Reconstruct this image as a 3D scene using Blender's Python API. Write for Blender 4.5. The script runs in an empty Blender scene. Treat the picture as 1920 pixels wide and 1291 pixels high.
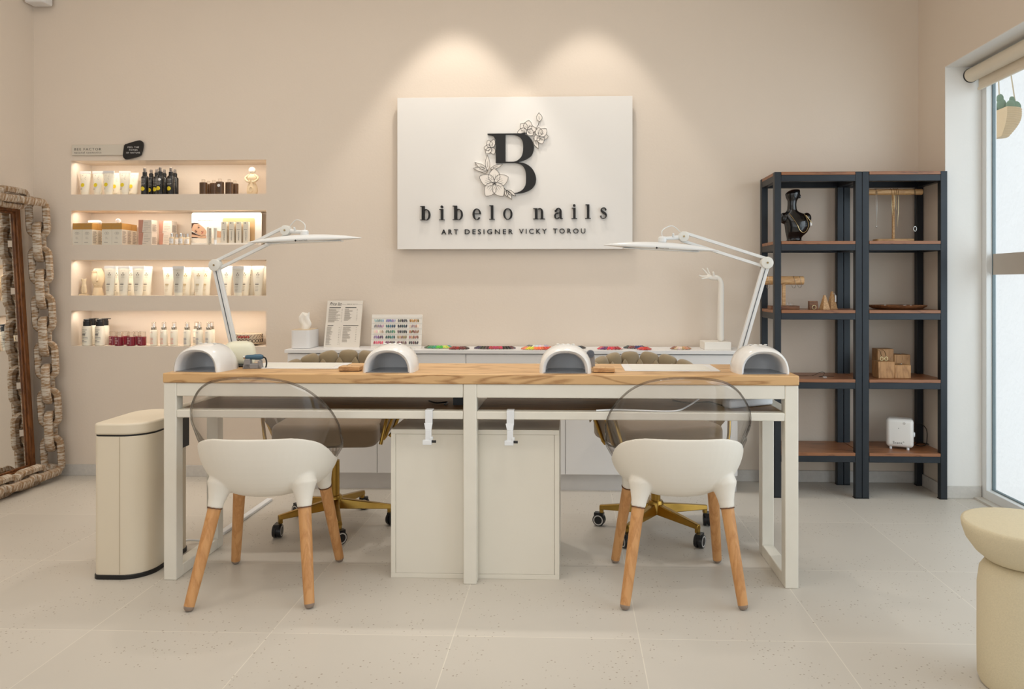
import bpy, math, random
from mathutils import Vector, Matrix
random.seed(7)
PI = math.pi
sc = bpy.context.scene
COL = sc.collection

# ------------------------------------------------------------------ camera, world, lights, exposure
F, PX, PY, CAMZ, YAW = 1404.0, 1022.0, 532.0, 1.14, math.radians(1.96)
cd = bpy.data.cameras.new('camera'); cam = bpy.data.objects.new('camera', cd); COL.objects.link(cam)
cam.location = (0, 0, CAMZ); cam.rotation_euler = (PI/2, 0, YAW)
cd.sensor_width = 36; cd.lens = F/1920*36
cd.shift_x = (960-PX)/1920; cd.shift_y = -(645.5-PY)/1920
cd.clip_start = 0.05
sc.camera = cam
sc.view_settings.view_transform = 'Standard'; sc.view_settings.look = 'None'
sc.view_settings.gamma = 1; sc.view_settings.use_curve_mapping = False
sc.view_settings.exposure = 0.11
try:
    sc.cycles.use_denoising = True
    sc.cycles.max_bounces = 10; sc.cycles.transparent_max_bounces = 24
    sc.cycles.sample_clamp_indirect = 6
except Exception: pass

def lin(c):
    c = c/255.0
    return c/12.92 if c <= .04045 else ((c+.055)/1.055)**2.4
def rgb(r, g, b): return (lin(r), lin(g), lin(b), 1)

wd = bpy.data.worlds.new('world'); sc.world = wd; wd.use_nodes = True
bg = wd.node_tree.nodes['Background']
bg.inputs[0].default_value = (.86, .93, 1.0, 1); bg.inputs[1].default_value = .85

def light(kind, name, loc, energy, color, target=None, **kw):
    d = bpy.data.lights.new(name, kind); d.energy = energy; d.color = color
    for k, v in kw.items(): setattr(d, k, v)
    o = bpy.data.objects.new(name, d); COL.objects.link(o); o.location = loc
    if target is not None:
        o.rotation_euler = (Vector(target)-Vector(loc)).to_track_quat('-Z', 'Y').to_euler()
    return o
WARM = (1.0, .95, .85)
ROOM_H = 3.25
WALL_Y, LEFT_X, RIGHT_X = 4.37, -3.21, 1.995
# two spots close to the back wall, aimed straight down
SPOT_X = (-.672, .109)
for k, x in enumerate(SPOT_X):
    light('SPOT', 'wall_spot', (x, WALL_Y-.40, ROOM_H-.02), (43, 31)[k], (1.0, .94, .86), (x, WALL_Y-.40, 0),
          spot_size=math.radians(67), spot_blend=.30, shadow_soft_size=.045)
# room downlights
for x, y in ((-2.3, 1.9), (-.9, 1.7), (.5, 1.7)):
    light('SPOT', 'room_spot', (x, y, ROOM_H-.02), 18, WARM, (x, y, 0), spot_size=math.radians(120), spot_blend=.6, shadow_soft_size=.06)
# added fill behind the camera and overhead; daylight of the glass door on the right
light('AREA', 'shopfront_fill', (-.7, -1.9, 1.7), 16, (1, .985, .965), (-.6, 3, 1.2), shape='RECTANGLE', size=4.4, size_y=2.4)  # added soft fill standing in for shop-front daylight
light('AREA', 'ceiling_fill', (-1.2, 2.1, ROOM_H-.05), 34, (1, .965, .91), (-1.2, 2.1, 0), shape='RECTANGLE', size=3.8, size_y=2.8)  # added area fill under the ceiling, not a fixture of the room
light('AREA', 'door_daylight', (2.95, 1.85, 1.35), 58, (.80, .91, 1.0), (0, 2.7, .8), shape='RECTANGLE', size=3.0, size_y=2.4)
light('SUN', 'sun', (6, 2, 6), 1.55, (1, .98, .95), None, angle=math.radians(6)).rotation_euler = Vector((.8, -.12, -.45)).to_track_quat('-Z', 'Y').to_euler()

# ------------------------------------------------------------------ pixel -> room coordinates
CS, SN = math.cos(YAW), math.sin(YAW)
def ray(u, v):
    a = (u-PX)/F
    return Vector((a*CS-SN, CS+a*SN, -(v-PY)/F))
def at(u, v, Y):
    d = ray(u, v); t = Y/d.y
    return Vector((d.x*t, Y, CAMZ+d.z*t))
def atz(u, v, z):
    d = ray(u, v); t = (z-CAMZ)/d.z
    return Vector((d.x*t, d.y*t, z))
def X(u, Y): return at(u, 532, Y).x
def Z(v, Y, u=1022): return at(u, v, Y).z

# ------------------------------------------------------------------ materials
MATS = {}
def mat(name, col, rough=.5, metal=0.0, var=.05, scale=12.0, bump=0.0, bscale=60.0, coat=0.0, sheen=0.0, stretch=(1,1,1), spec=.5, trans=0.0, emit=None):
    if name in MATS: return MATS[name]
    m = bpy.data.materials.new(name); m.use_nodes = True; nt = m.node_tree; N = nt.nodes; L = nt.links
    p = N['Principled BSDF']
    tc = N.new('ShaderNodeTexCoord'); mp = N.new('ShaderNodeMapping'); mp.inputs['Scale'].default_value = stretch
    L.new(tc.outputs['Object'], mp.inputs[0])
    n = N.new('ShaderNodeTexNoise'); n.inputs['Scale'].default_value = scale; n.inputs['Detail'].default_value = 4
    L.new(mp.outputs[0], n.inputs['Vector'])
    mx = N.new('ShaderNodeMix'); mx.data_type = 'RGBA'
    c = Vector(col[:3])
    mx.inputs[6].default_value = (*(c*(1-var)), 1); mx.inputs[7].default_value = (*[min(1, q*(1+var)) for q in c], 1)
    L.new(n.outputs['Fac'], mx.inputs[0]); L.new(mx.outputs[2], p.inputs['Base Color'])
    p.inputs['Roughness'].default_value = rough; p.inputs['Metallic'].default_value = metal
    p.inputs['Coat Weight'].default_value = coat; p.inputs['Sheen Weight'].default_value = sheen
    p.inputs['Specular IOR Level'].default_value = spec
    p.inputs['Transmission Weight'].default_value = trans
    if bump:
        n2 = N.new('ShaderNodeTexNoise'); n2.inputs['Scale'].default_value = bscale; n2.inputs['Detail'].default_value = 3
        L.new(mp.outputs[0], n2.inputs['Vector'])
        b = N.new('ShaderNodeBump'); b.inputs['Strength'].default_value = bump; b.inputs['Distance'].default_value = .01
        L.new(n2.outputs['Fac'], b.inputs['Height']); L.new(b.outputs[0], p.inputs['Normal'])
    MATS[name] = m; return m

def wood(name, c1, c2, axis='X', scale=1.0, rough=.45, dist=6.0):
    if name in MATS: return MATS[name]
    m = bpy.data.materials.new(name); m.use_nodes = True; nt = m.node_tree; N = nt.nodes; L = nt.links
    p = N['Principled BSDF']; p.inputs['Roughness'].default_value = rough
    tc = N.new('ShaderNodeTexCoord'); mp = N.new('ShaderNodeMapping')
    s = {'X': (.30, 1.8, 1.8), 'Y': (1.8, .30, 1.8), 'Z': (1.8, 1.8, .30)}[axis]
    mp.inputs['Scale'].default_value = [q*scale for q in s]
    L.new(tc.outputs['Object'], mp.inputs[0])
    w = N.new('ShaderNodeTexNoise'); w.inputs['Scale'].default_value = 5.5; w.inputs['Detail'].default_value = 2; w.inputs['Distortion'].default_value = .6
    L.new(mp.outputs[0], w.inputs['Vector'])
    ml = N.new('ShaderNodeMath'); ml.operation = 'MULTIPLY'; ml.inputs[1].default_value = dist*2
    L.new(w.outputs['Fac'], ml.inputs[0])
    fr = N.new('ShaderNodeMath'); fr.operation = 'PINGPONG'; fr.inputs[1].default_value = 1.0; L.new(ml.outputs[0], fr.inputs[0])
    f = N.new('ShaderNodeTexNoise'); f.inputs['Scale'].default_value = 60; f.inputs['Detail'].default_value = 4
    L.new(mp.outputs[0], f.inputs['Vector'])
    ad = N.new('ShaderNodeMix'); ad.data_type = 'FLOAT'; ad.inputs[0].default_value = .38
    L.new(fr.outputs[0], ad.inputs[2]); L.new(f.outputs['Fac'], ad.inputs[3])
    r = N.new('ShaderNodeValToRGB'); r.color_ramp.elements[0].position = .12; r.color_ramp.elements[1].position = .46
    r.color_ramp.elements[0].color = c1; r.color_ramp.elements[1].color = c2
    L.new(ad.outputs[0], r.inputs[0]); L.new(r.outputs[0], p.inputs['Base Color'])
    b = N.new('ShaderNodeBump'); b.inputs['Strength'].default_value = .15; b.inputs['Distance'].default_value = .002
    L.new(ad.outputs[0], b.inputs['Height']); L.new(b.outputs[0], p.inputs['Normal'])
    MATS[name] = m; return m

def clear(name, tint, gloss=.05, refl=1.0, edge=(.3, .3, .3, 1), edgepow=.35, base=.04):
    """thin clear sheet: see-through face on, reflecting and absorbing more at grazing angles"""
    m = bpy.data.materials.new(name); m.use_nodes = True; nt = m.node_tree; N = nt.nodes; L = nt.links
    N.remove(N['Principled BSDF']); out = N['Material Output']
    tr = N.new('ShaderNodeBsdfTransparent'); gl = N.new('ShaderNodeBsdfGlossy'); gl.inputs['Roughness'].default_value = gloss
    gl.inputs['Color'].default_value = (refl, refl, refl, 1)
    lw = N.new('ShaderNodeLayerWeight'); lw.inputs['Blend'].default_value = .5
    mc = N.new('ShaderNodeMix'); mc.data_type = 'RGBA'; mc.inputs[6].default_value = tint; mc.inputs[7].default_value = edge
    pw = N.new('ShaderNodeMath'); pw.operation = 'POWER'; pw.inputs[1].default_value = 3.0
    L.new(lw.outputs['Facing'], pw.inputs[0]); L.new(pw.outputs[0], mc.inputs[0]); L.new(mc.outputs[2], tr.inputs['Color'])
    p4 = N.new('ShaderNodeMath'); p4.operation = 'POWER'; p4.inputs[1].default_value = 5.0
    L.new(lw.outputs['Facing'], p4.inputs[0])
    n = N.new('ShaderNodeTexNoise'); n.inputs['Scale'].default_value = 3
    fr = N.new('ShaderNodeMath'); fr.operation = 'MULTIPLY_ADD'; fr.inputs[1].default_value = .55; fr.inputs[2].default_value = base
    L.new(p4.outputs[0], fr.inputs[0])
    ms = N.new('ShaderNodeMixShader'); L.new(fr.outputs[0], ms.inputs[0]); L.new(tr.outputs[0], ms.inputs[1]); L.new(gl.outputs[0], ms.inputs[2])
    L.new(ms.outputs[0], out.inputs['Surface'])
    MATS[name] = m; return m

# ------------------------------------------------------------------ mesh builder
class MB:
    def __init__(s): s.v = []; s.f = []
    def add(s, vs, fs, M=None):
        o = len(s.v)
        s.v += [tuple(M @ Vector(q)) if M is not None else tuple(q) for q in vs]
        s.f += [tuple(i+o for i in f) for f in fs]
        return s
    def box(s, x0, x1, y0, y1, z0, z1, M=None):
        return s.add([(x0,y0,z0),(x1,y0,z0),(x1,y1,z0),(x0,y1,z0),(x0,y0,z1),(x1,y0,z1),(x1,y1,z1),(x0,y1,z1)],
                     [(3,2,1,0),(4,5,6,7),(0,1,5,4),(1,2,6,5),(2,3,7,6),(3,0,4,7)], M)
    def prism(s, poly, h0, h1, plane='XY', M=None):
        """extruded polygon; plane XY -> z from h0 to h1, plane XZ -> y from h0 to h1 (poly counter-clockwise seen from the front)"""
        n = len(poly)
        P = (lambda a, b, h: (a, b, h)) if plane == 'XY' else (lambda a, b, h: (a, h, b))
        vs = [P(a, b, h0) for a, b in poly]+[P(a, b, h1) for a, b in poly]
        fs = [tuple(range(n-1, -1, -1)), tuple(range(n, 2*n))]+[(i, (i+1) % n, n+(i+1) % n, n+i) for i in range(n)]
        if plane == 'XZ': fs = [tuple(reversed(f)) for f in fs]
        return s.add(vs, fs, M)
    def strip(s, A, B, h0, h1, closed=False, M=None):
        """solid between two 2-D polylines in the XZ plane, y from h0 (front) to h1"""
        n = len(A); vs = []
        for a, b in zip(A, B): vs += [(a[0],h0,a[1]),(b[0],h0,b[1]),(a[0],h1,a[1]),(b[0],h1,b[1])]
        fs = []
        for i in range(n if closed else n-1):
            j = (i+1) % n; a, b = 4*i, 4*j
            fs += [(a,a+1,b+1,b),(a+2,b+2,b+3,a+3),(a,b,b+2,a+2),(a+1,a+3,b+3,b+1)]
        if not closed:
            fs += [(0,2,3,1),(4*n-4,4*n-3,4*n-1,4*n-2)]
        return s.add(vs, fs, M)
    def lathe(s, prof, c=(0,0,0), seg=24, sx=1.0, sy=1.0, M=None, axis='Z'):
        vs = []; fs = []; n = len(prof)
        for r, z in prof:
            for k in range(seg):
                a = 2*PI*k/seg
                p = (r*math.cos(a)*sx, r*math.sin(a)*sy, z)
                if axis == 'Y': p = (p[0], p[2], p[1])
                if axis == 'X': p = (p[2], p[0], p[1])
                vs.append((c[0]+p[0], c[1]+p[1], c[2]+p[2]))
        for i in range(n-1):
            for k in range(seg):
                a, b = i*seg+k, i*seg+(k+1) % seg
                fs.append((a, b, b+seg, a+seg))
        fs.append(tuple(range(seg-1, -1, -1))); fs.append(tuple((n-1)*seg+k for k in range(seg)))
        return s.add(vs, fs, M)
    def cyl(s, r, z0, z1, c=(0,0,0), seg=24, axis='Z', bev=0.0, M=None):
        p = [(r, z0), (r, z1)] if not bev else [(r-bev, z0), (r-bev*.3, z0+bev*.3), (r, z0+bev), (r, z1-bev), (r-bev*.3, z1-bev*.3), (r-bev, z1)]
        return s.lathe(p, c, seg, axis=axis, M=M)
    def rings(s, R, cap=True, closed=False):
        """loft through rings (lists of equally many 3-D points)"""
        n = len(R[0]); o = []; fs = []
        vs = [p for r in R for p in r]; m = len(R)
        for i in range(m if closed else m-1):
            j = (i+1) % m
            for k in range(n):
                l = (k+1) % n
                fs.append((i*n+k, i*n+l, j*n+l, j*n+k))
        if cap and not closed:
            fs.append(tuple(range(n-1, -1, -1))); fs.append(tuple((m-1)*n+k for k in range(n)))
        return s.add(vs, fs)
    def tube(s, pts, r, seg=8, closed=False, sec=None, up=None):
        pts = [Vector(p) for p in pts]; n = len(pts); R = []
        rr = r if isinstance(r, (list, tuple)) else [r]*n
        t0 = (pts[1]-pts[0]).normalized()
        nn = Vector(up) if up is not None else (Vector((0,0,1)) if abs(t0.z) < .9 else Vector((1,0,0)))
        nn = (nn-t0*nn.dot(t0)).normalized()
        for i, p in enumerate(pts):
            if closed: t = (pts[(i+1) % n]-pts[i-1])
            else: t = pts[min(i+1, n-1)]-pts[max(i-1, 0)]
            t.normalize(); nn = (nn-t*nn.dot(t))
            nn.normalize(); b = t.cross(nn)
            if sec: R.append([tuple(p+nn*(a*rr[i])+b*(c*rr[i])) for a, c in sec])
            else: R.append([tuple(p+nn*(math.cos(2*PI*k/seg)*rr[i])+b*(math.sin(2*PI*k/seg)*rr[i])) for k in range(seg)])
        return s.rings(R, cap=True, closed=closed)
    def ball(s, c, r, seg=16, n=10, sx=1, sy=1, sz=1):
        prof = [(r*math.sin(PI*i/n)+1e-5, -r*math.cos(PI*i/n)*sz) for i in range(n+1)]
        return s.lathe(prof, c, seg, sx, sy)
    def mesh(s, name):
        me = bpy.data.meshes.new(name); me.from_pydata(s.v, [], s.f); me.validate(); me.update()
        return me

def finish(me, m, ang=35):
    for p in me.polygons: p.use_smooth = True
    me.set_sharp_from_angle(angle=math.radians(ang))
    me.materials.clear(); me.materials.append(m)

def obj(name, mb, m, parent=None, loc=(0,0,0), rot=(0,0,0), bevel=0, seg=2, ang=35):
    me = mb.mesh(name) if isinstance(mb, MB) else mb
    finish(me, m, ang)
    o = bpy.data.objects.new(name, me); COL.objects.link(o); o.location = loc; o.rotation_euler = rot
    if parent is not None: o.parent = parent
    if bevel:
        b = o.modifiers.new('bevel', 'BEVEL'); b.width = bevel; b.segments = seg; b.limit_method = 'ANGLE'; b.angle_limit = math.radians(40)
        b.harden_normals = False
    return o

def tag(o, label, cat, group=None):
    o['label'] = label; o['category'] = cat
    if group: o['group'] = group
    return o
def thing(name, label, cat, loc=(0,0,0), rz=0, group=None, rot=None):
    o = bpy.data.objects.new(name, None); COL.objects.link(o); o.empty_display_size = .05
    o.location = loc; o.rotation_euler = rot if rot else (0,0,rz)
    return tag(o, label, cat, group)
def struct(name, mb, m, **k):
    o = obj(name, mb, m, **k); o['kind'] = 'structure'; return o
def copy_tree(o, parent=None):
    c = o.copy(); COL.objects.link(c); c.parent = parent
    for ch in list(o.children): copy_tree(ch, c)
    return c
USED = set()
def place(proto, loc, rz=0, label=None, group=None, rot=None):
    """first use moves the builder's own object, later uses copy it and its parts"""
    if proto.name in USED: o = copy_tree(proto)
    else: o = proto; USED.add(proto.name)
    o.location = loc; o.rotation_euler = rot if rot else (0, 0, rz)
    if label: o['label'] = label
    if group: o['group'] = group
    return o

# ------------------------------------------------------------------ lettering
TXT = {}
def text_raw(s, space=1.0):
    k = (s, space)
    if k in TXT: return TXT[k]
    c = bpy.data.curves.new('lettering', 'FONT'); c.body = s; c.space_character = space; c.resolution_u = 3
    o = bpy.data.objects.new('lettering', c); COL.objects.link(o)
    dg = bpy.context.evaluated_depsgraph_get(); dg.update()
    me = bpy.data.meshes.new_from_object(o.evaluated_get(dg))
    vs = [tuple(v.co) for v in me.vertices]; fs = [tuple(p.vertices) for p in me.polygons]
    bpy.data.objects.remove(o); bpy.data.curves.remove(c); bpy.data.meshes.remove(me)
    TXT[k] = (vs, fs); return TXT[k]
def text(mb, s, x0, x1, z0, z1, y=0.0, y1=None, space=1.0, M=None, shear=0):
    """letters filling the rectangle x0..x1, z0..z1, facing -y; y1 gives them thickness"""
    vs, fs = text_raw(s, space)
    if not vs: return mb
    ax, bx = min(v[0] for v in vs), max(v[0] for v in vs); az, bz = min(v[1] for v in vs), max(v[1] for v in vs)
    kx, kz = (x1-x0)/(bx-ax), (z1-z0)/(bz-az)
    P = [(x0+(v[0]-ax)*kx+shear*(v[1]-az)*kz, y, z0+(v[1]-az)*kz) for v in vs]
    mb.add(P, fs, M)
    if y1 is not None:
        ed = {}
        for f in fs:
            for i in range(len(f)):
                e = (f[i], f[(i+1) % len(f)])
                if (e[1], e[0]) in ed: del ed[(e[1], e[0])]
                else: ed[e] = 1
        Q = []; G = []
        for a, b in ed:
            n = len(Q); Q += [P[a], P[b], (P[b][0], y1, P[b][2]), (P[a][0], y1, P[a][2])]; G.append((n+1, n, n+3, n+2))
        mb.add(Q, G, M)
    return mb
def bars(mb, x0, x1, z0, z1, n, y, h=.3, seed=1, M=None, wob=.35, seg=1):
    """rows of fine print too small to read"""
    rd = random.Random(seed); dz = (z1-z0)/n
    for i in range(n):
        z = z1-(i+.5)*dz; e = x1-(x1-x0)*rd.random()*wob; vs = []
        for k in range(seg+1):
            x = x0+(e-x0)*k/seg; vs += [(x, y, z-dz*h/2), (x, y, z+dz*h/2)]
        mb.add(vs, [(2*k, 2*k+2, 2*k+3, 2*k+1) for k in range(seg)], M)
    return mb
def disc(mb, cx, cz, r, y, n=24, M=None, rings=4):
    vs = [(cx, y, cz)]+[(cx+r*j/rings*math.cos(2*PI*k/n), y, cz+r*j/rings*math.sin(2*PI*k/n)) for j in range(1, rings+1) for k in range(n)]
    fs = [(0, 1+k, 1+(k+1) % n) for k in range(n)]
    for j in range(rings-1):
        for k in range(n):
            l = (k+1) % n; fs.append((1+j*n+k, 1+(j+1)*n+k, 1+(j+1)*n+l, 1+j*n+l))
    return mb.add(vs, fs, M)
def rrect(x0, x1, y0, y1, r, n=5):
    P = []
    for cx, cy, a0 in ((x1-r,y0+r,-PI/2),(x1-r,y1-r,0),(x0+r,y1-r,PI/2),(x0+r,y0+r,PI)):
        for k in range(n+1):
            a = a0+PI/2*k/n; P.append((cx+r*math.cos(a), cy+r*math.sin(a)))
    return P
def spline(P, n=8, closed=False):
    P = [Vector(p) for p in P]; m = len(P); out = []
    for i in range(m if closed else m-1):
        g = lambda j: P[j % m] if closed else P[max(0, min(m-1, j))]
        a, b, c, d = g(i-1), g(i), g(i+1), g(i+2)
        for k in range(n):
            t = k/n
            out.append(.5*((2*b)+(c-a)*t+(2*a-5*b+4*c-d)*t*t+(3*b-a-3*c+d)*t*t*t))
    if not closed: out.append(P[-1])
    return out
# ------------------------------------------------------------------ surfaces
white_metal = mat('white_painted_steel', rgb(232, 227, 214), .42, bump=.03, bscale=30)
m_wall = mat('beige_wall_paint', rgb(227, 213, 197), .9, var=.02, scale=3, bump=.05, bscale=90)
m_ceil = mat('ceiling_paint', rgb(235, 228, 218), .9, var=.01)
m_white = mat('white_lacquer', rgb(233, 231, 229), .35, var=.01)
m_offwhite = mat('white_melamine', rgb(232, 226, 212), .45, var=.015)
m_black = mat('black_plastic', rgb(16, 16, 17), .4)
m_print = mat('black_print', rgb(17, 16, 16), .6)
m_softprint = mat('grey_print', rgb(146, 137, 126), .7)
m_gold = mat('brushed_brass', rgb(168, 134, 66), .28, metal=1, var=.1, scale=40)
m_chrome = mat('polished_steel', rgb(205, 205, 205), .15, metal=1)
m_steel = mat('blackened_steel', rgb(36, 41, 47), .40, metal=.3, var=.18, scale=9)
m_oak = wood('oak_top', rgb(162, 116, 68), rgb(216, 174, 122), 'X', 1.3, .42, 5)
m_shelfwood = wood('acacia_shelf', rgb(98, 60, 38), rgb(148, 97, 62), 'X', 3, .35, 3)
m_beech = wood('beech_leg', rgb(188, 132, 78), rgb(210, 156, 100), 'Z', 3, .45, 2)
m_wood = wood('light_wood', rgb(172, 126, 78), rgb(212, 170, 120), 'X', 8, .5, 2)
m_walnut = wood('dark_wood', rgb(84, 52, 30), rgb(134, 88, 54), 'X', 8, .45, 2)

def floor_mat():
    m = bpy.data.materials.new('speckled_porcelain_tiles'); m.use_nodes = True; nt = m.node_tree; N = nt.nodes; L = nt.links
    p = N['Principled BSDF']
    tc = N.new('ShaderNodeTexCoord'); mp = N.new('ShaderNodeMapping'); mp.inputs['Location'].default_value = (.38+6.0, -2.415+6.04, 0)
    L.new(tc.outputs['Object'], mp.inputs[0])
    br = N.new('ShaderNodeTexBrick'); br.offset = 0; br.squash = 1
    br.inputs['Scale'].default_value = 1; br.inputs['Brick Width'].default_value = .6; br.inputs['Row Height'].default_value = .604
    br.inputs['Mortar Size'].default_value = .0016; br.inputs['Mortar Smooth'].default_value = .1; br.inputs['Bias'].default_value = 0
    br.inputs['Color1'].default_value = rgb(212, 205, 194); br.inputs['Color2'].default_value = rgb(206, 199, 188); br.inputs['Mortar'].default_value = rgb(226, 219, 206)
    L.new(mp.outputs[0], br.inputs['Vector'])
    n = N.new('ShaderNodeTexNoise'); n.inputs['Scale'].default_value = 2.2; n.inputs['Detail'].default_value = 5
    L.new(tc.outputs['Object'], n.inputs['Vector'])
    mx = N.new('ShaderNodeMix'); mx.data_type = 'RGBA'; mx.blend_type = 'MULTIPLY'
    r1 = N.new('ShaderNodeValToRGB'); r1.color_ramp.elements[0].color = (.90, .90, .90, 1); r1.color_ramp.elements[1].color = (1, 1, 1, 1)
    L.new(n.outputs['Fac'], r1.inputs[0]); mx.inputs[0].default_value = 1
    L.new(br.outputs['Color'], mx.inputs[6]); L.new(r1.outputs[0], mx.inputs[7])
    v = N.new('ShaderNodeTexVoronoi'); v.inputs['Scale'].default_value = 88; v.inputs['Randomness'].default_value = 1
    L.new(tc.outputs['Object'], v.inputs['Vector'])
    sx = N.new('ShaderNodeSeparateColor'); L.new(v.outputs['Color'], sx.inputs[0])
    th = N.new('ShaderNodeMath'); th.operation = 'MULTIPLY'; th.inputs[1].default_value = .30; L.new(sx.outputs[0], th.inputs[0])
    lt = N.new('ShaderNodeMath'); lt.operation = 'LESS_THAN'; L.new(v.outputs['Distance'], lt.inputs[0]); L.new(th.outputs[0], lt.inputs[1])
    g2 = N.new('ShaderNodeMath'); g2.operation = 'GREATER_THAN'; g2.inputs[1].default_value = .50; L.new(sx.outputs[1], g2.inputs[0])
    n2 = N.new('ShaderNodeTexNoise'); n2.inputs['Scale'].default_value = 3.5; L.new(tc.outputs['Object'], n2.inputs['Vector'])
    g3 = N.new('ShaderNodeMath'); g3.operation = 'GREATER_THAN'; g3.inputs[1].default_value = .47; L.new(n2.outputs['Fac'], g3.inputs[0])
    m1 = N.new('ShaderNodeMath'); m1.operation = 'MULTIPLY'; L.new(lt.outputs[0], m1.inputs[0]); L.new(g2.outputs[0], m1.inputs[1])
    m2 = N.new('ShaderNodeMath'); m2.operation = 'MULTIPLY'; L.new(m1.outputs[0], m2.inputs[0]); L.new(g3.outputs[0], m2.inputs[1])
    m3 = N.new('ShaderNodeMath'); m3.operation = 'MULTIPLY'; m3.inputs[1].default_value = .65; L.new(m2.outputs[0], m3.inputs[0])
    mz = N.new('ShaderNodeMix'); mz.data_type = 'RGBA'; mz.inputs[7].default_value = rgb(140, 124, 104)
    L.new(m3.outputs[0], mz.inputs[0]); L.new(mx.outputs[2], mz.inputs[6])
    L.new(mz.outputs[2], p.inputs['Base Color']); p.inputs['Roughness'].default_value = .42; p.inputs['Specular IOR Level'].default_value = .35
    return m
m_floor = floor_mat()
m_base = mat('speckled_skirting', rgb(204, 199, 192), .55, var=.12, scale=60)
m_stucco = mat('white_stucco', rgb(240, 240, 240), .95, var=.03, scale=8, bump=.6, bscale=26)
m_alu = mat('white_aluminium', rgb(232, 233, 232), .35, var=.01)
m_glass = clear('window_glass', (.975, .98, .985, 1), .02, .9, (.6, .7, .7, 1), .3)
m_clear = clear('smoky_clear_plastic', (.955, .945, .94, 1), .04, 1.0, (.45, .43, .42, 1), .35, .06)
m_rim = clear('clear_plastic_edge', (.72, .70, .68, 1), .05, 1.0, (.05, .05, .05, 1), .5)

# ------------------------------------------------------------------ room shell
struct('floor', MB().box(LEFT_X-.2, RIGHT_X+.255, -2.4, 4.62, -.1, 0), m_floor)
m_out = mat('outdoor_paving', rgb(200, 198, 194), .8)
struct('trim_1', MB().box(RIGHT_X+.256, 6, -2.4, 8, -1.0, -.9), m_out)
struct('ceiling', MB().box(LEFT_X-.2, RIGHT_X+.26, -2.4, 4.62, ROOM_H, ROOM_H+.1), m_ceil)
NX0, NX1 = -2.98, -1.80
NICHES = [(1.673, 1.875), (1.373, 1.577), (1.07, 1.283), (.77, .98)]
w = MB(); Y1 = 4.62; ND = 4.56
w.box(LEFT_X-.2, NX0, WALL_Y, Y1, 0, ROOM_H); w.box(NX1, RIGHT_X+.26, WALL_Y, Y1, 0, ROOM_H)
zs = [ROOM_H]+[z for a, b in NICHES for z in (b, a)]+[0]
for i in range(0, len(zs), 2): w.box(NX0, NX1, WALL_Y, Y1, zs[i+1], zs[i])
for a, b in NICHES: w.box(NX0, NX1, ND, Y1, a, b)
struct('wall_back', w, m_wall)
struct('wall_left', MB().box(LEFT_X-.2, LEFT_X, -2.4, WALL_Y, 0, ROOM_H), m_wall)
WY0, WY1, WZ = .45, 4.063, 2.297
w = MB(); w.box(RIGHT_X, RIGHT_X+.25, WY1, WALL_Y, 0, ROOM_H); w.box(RIGHT_X, RIGHT_X+.25, -2.4, WY0, 0, ROOM_H); w.box(RIGHT_X, RIGHT_X+.25, WY0, WY1, WZ, ROOM_H)
struct('wall_right', w, m_wall)
w = MB(); w.box(RIGHT_X-.001, RIGHT_X+.189, WY1-.004, WY1, .066, WZ-.004); w.box(RIGHT_X-.001, RIGHT_X+.189, WY0, WY1, WZ-.004, WZ)
struct('trim_2', w, mat('pale_reveal', rgb(236, 233, 228), .8, var=.01, bump=.05))  # thin skin on reveal and soffit, paler than the wall
w = MB(); w.box(LEFT_X, -2.9, -2.4, -2.2, 0, ROOM_H); w.box(1.6, RIGHT_X, -2.4, -2.2, 0, ROOM_H); w.box(-2.9, 1.6, -2.4, -2.2, 2.7, ROOM_H)
struct('wall_front', w, m_wall)
struct('baseboard_back', MB().box(LEFT_X, RIGHT_X, WALL_Y-.011, WALL_Y, 0, .066), m_base, bevel=.002)
struct('baseboard_left', MB().box(LEFT_X, LEFT_X+.011, -2.2, WALL_Y-.011, 0, .066), m_base, bevel=.002)
w = MB(); w.box(RIGHT_X-.011, RIGHT_X, WY1+.0, WALL_Y-.011, 0, .066); w.box(RIGHT_X-.011, RIGHT_X+.185, WY1-.011, WY1, 0, .066)
struct('baseboard_right', w, m_base, bevel=.002)
# warm light strips hidden under the head of every niche
for a, b in NICHES:
    light('AREA', 'niche_light', ((NX0+NX1)/2, WALL_Y+.035, b-.006), 1.35, (1, .88, .74), ((NX0+NX1)/2, WALL_Y+.09, a), shape='RECTANGLE', size=1.14, size_y=.012)

# glass door on the right wall
wx = RIGHT_X+.19; fx = wx+.055
win = bpy.data.objects.new('window_1', None); COL.objects.link(win); win['kind'] = 'structure'; win.location = (wx, WY1, 0)
def wloc(mb): # build in world coordinates, keep the parent at the jamb
    mb.v = [(x-wx, y-WY1, z) for x, y, z in mb.v]; return mb
w = MB(); w.box(wx, fx, WY1-.045, WY1, 0, WZ); w.box(wx, fx, WY0, WY0+.045, 0, WZ); w.box(wx, fx, WY0+.045, WY1-.045, 0, .055); w.box(wx, fx, WY0+.045, WY1-.045, WZ-.05, WZ)
w.box(wx+.012, fx-.006, 2.2, 2.27, .055, WZ-.05)
obj('window_frame', wloc(w), m_alu, win, bevel=.003)
w = MB(); w.box(wx-.045, wx-.0005, WY0, WY1-.0115, 0, .010)
obj('window_sill', wloc(w), mat('beige_marble_sill', rgb(208, 202, 192), .5, var=.05), win)
obj('window_pane', wloc(MB().box(wx+.034, wx+.039, WY0+.045, WY1-.045, .055, WZ-.05)), m_glass, win)
w = MB(); w.box(wx+.030, wx+.046, WY1-.051, WY1-.045, .055, WZ-.05); w.box(wx+.03, wx+.046, WY0+.045, WY1-.05, .055, .061)
obj('gasket', wloc(w), mat('grey_gasket', rgb(120, 134, 138), .6), win)
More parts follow.
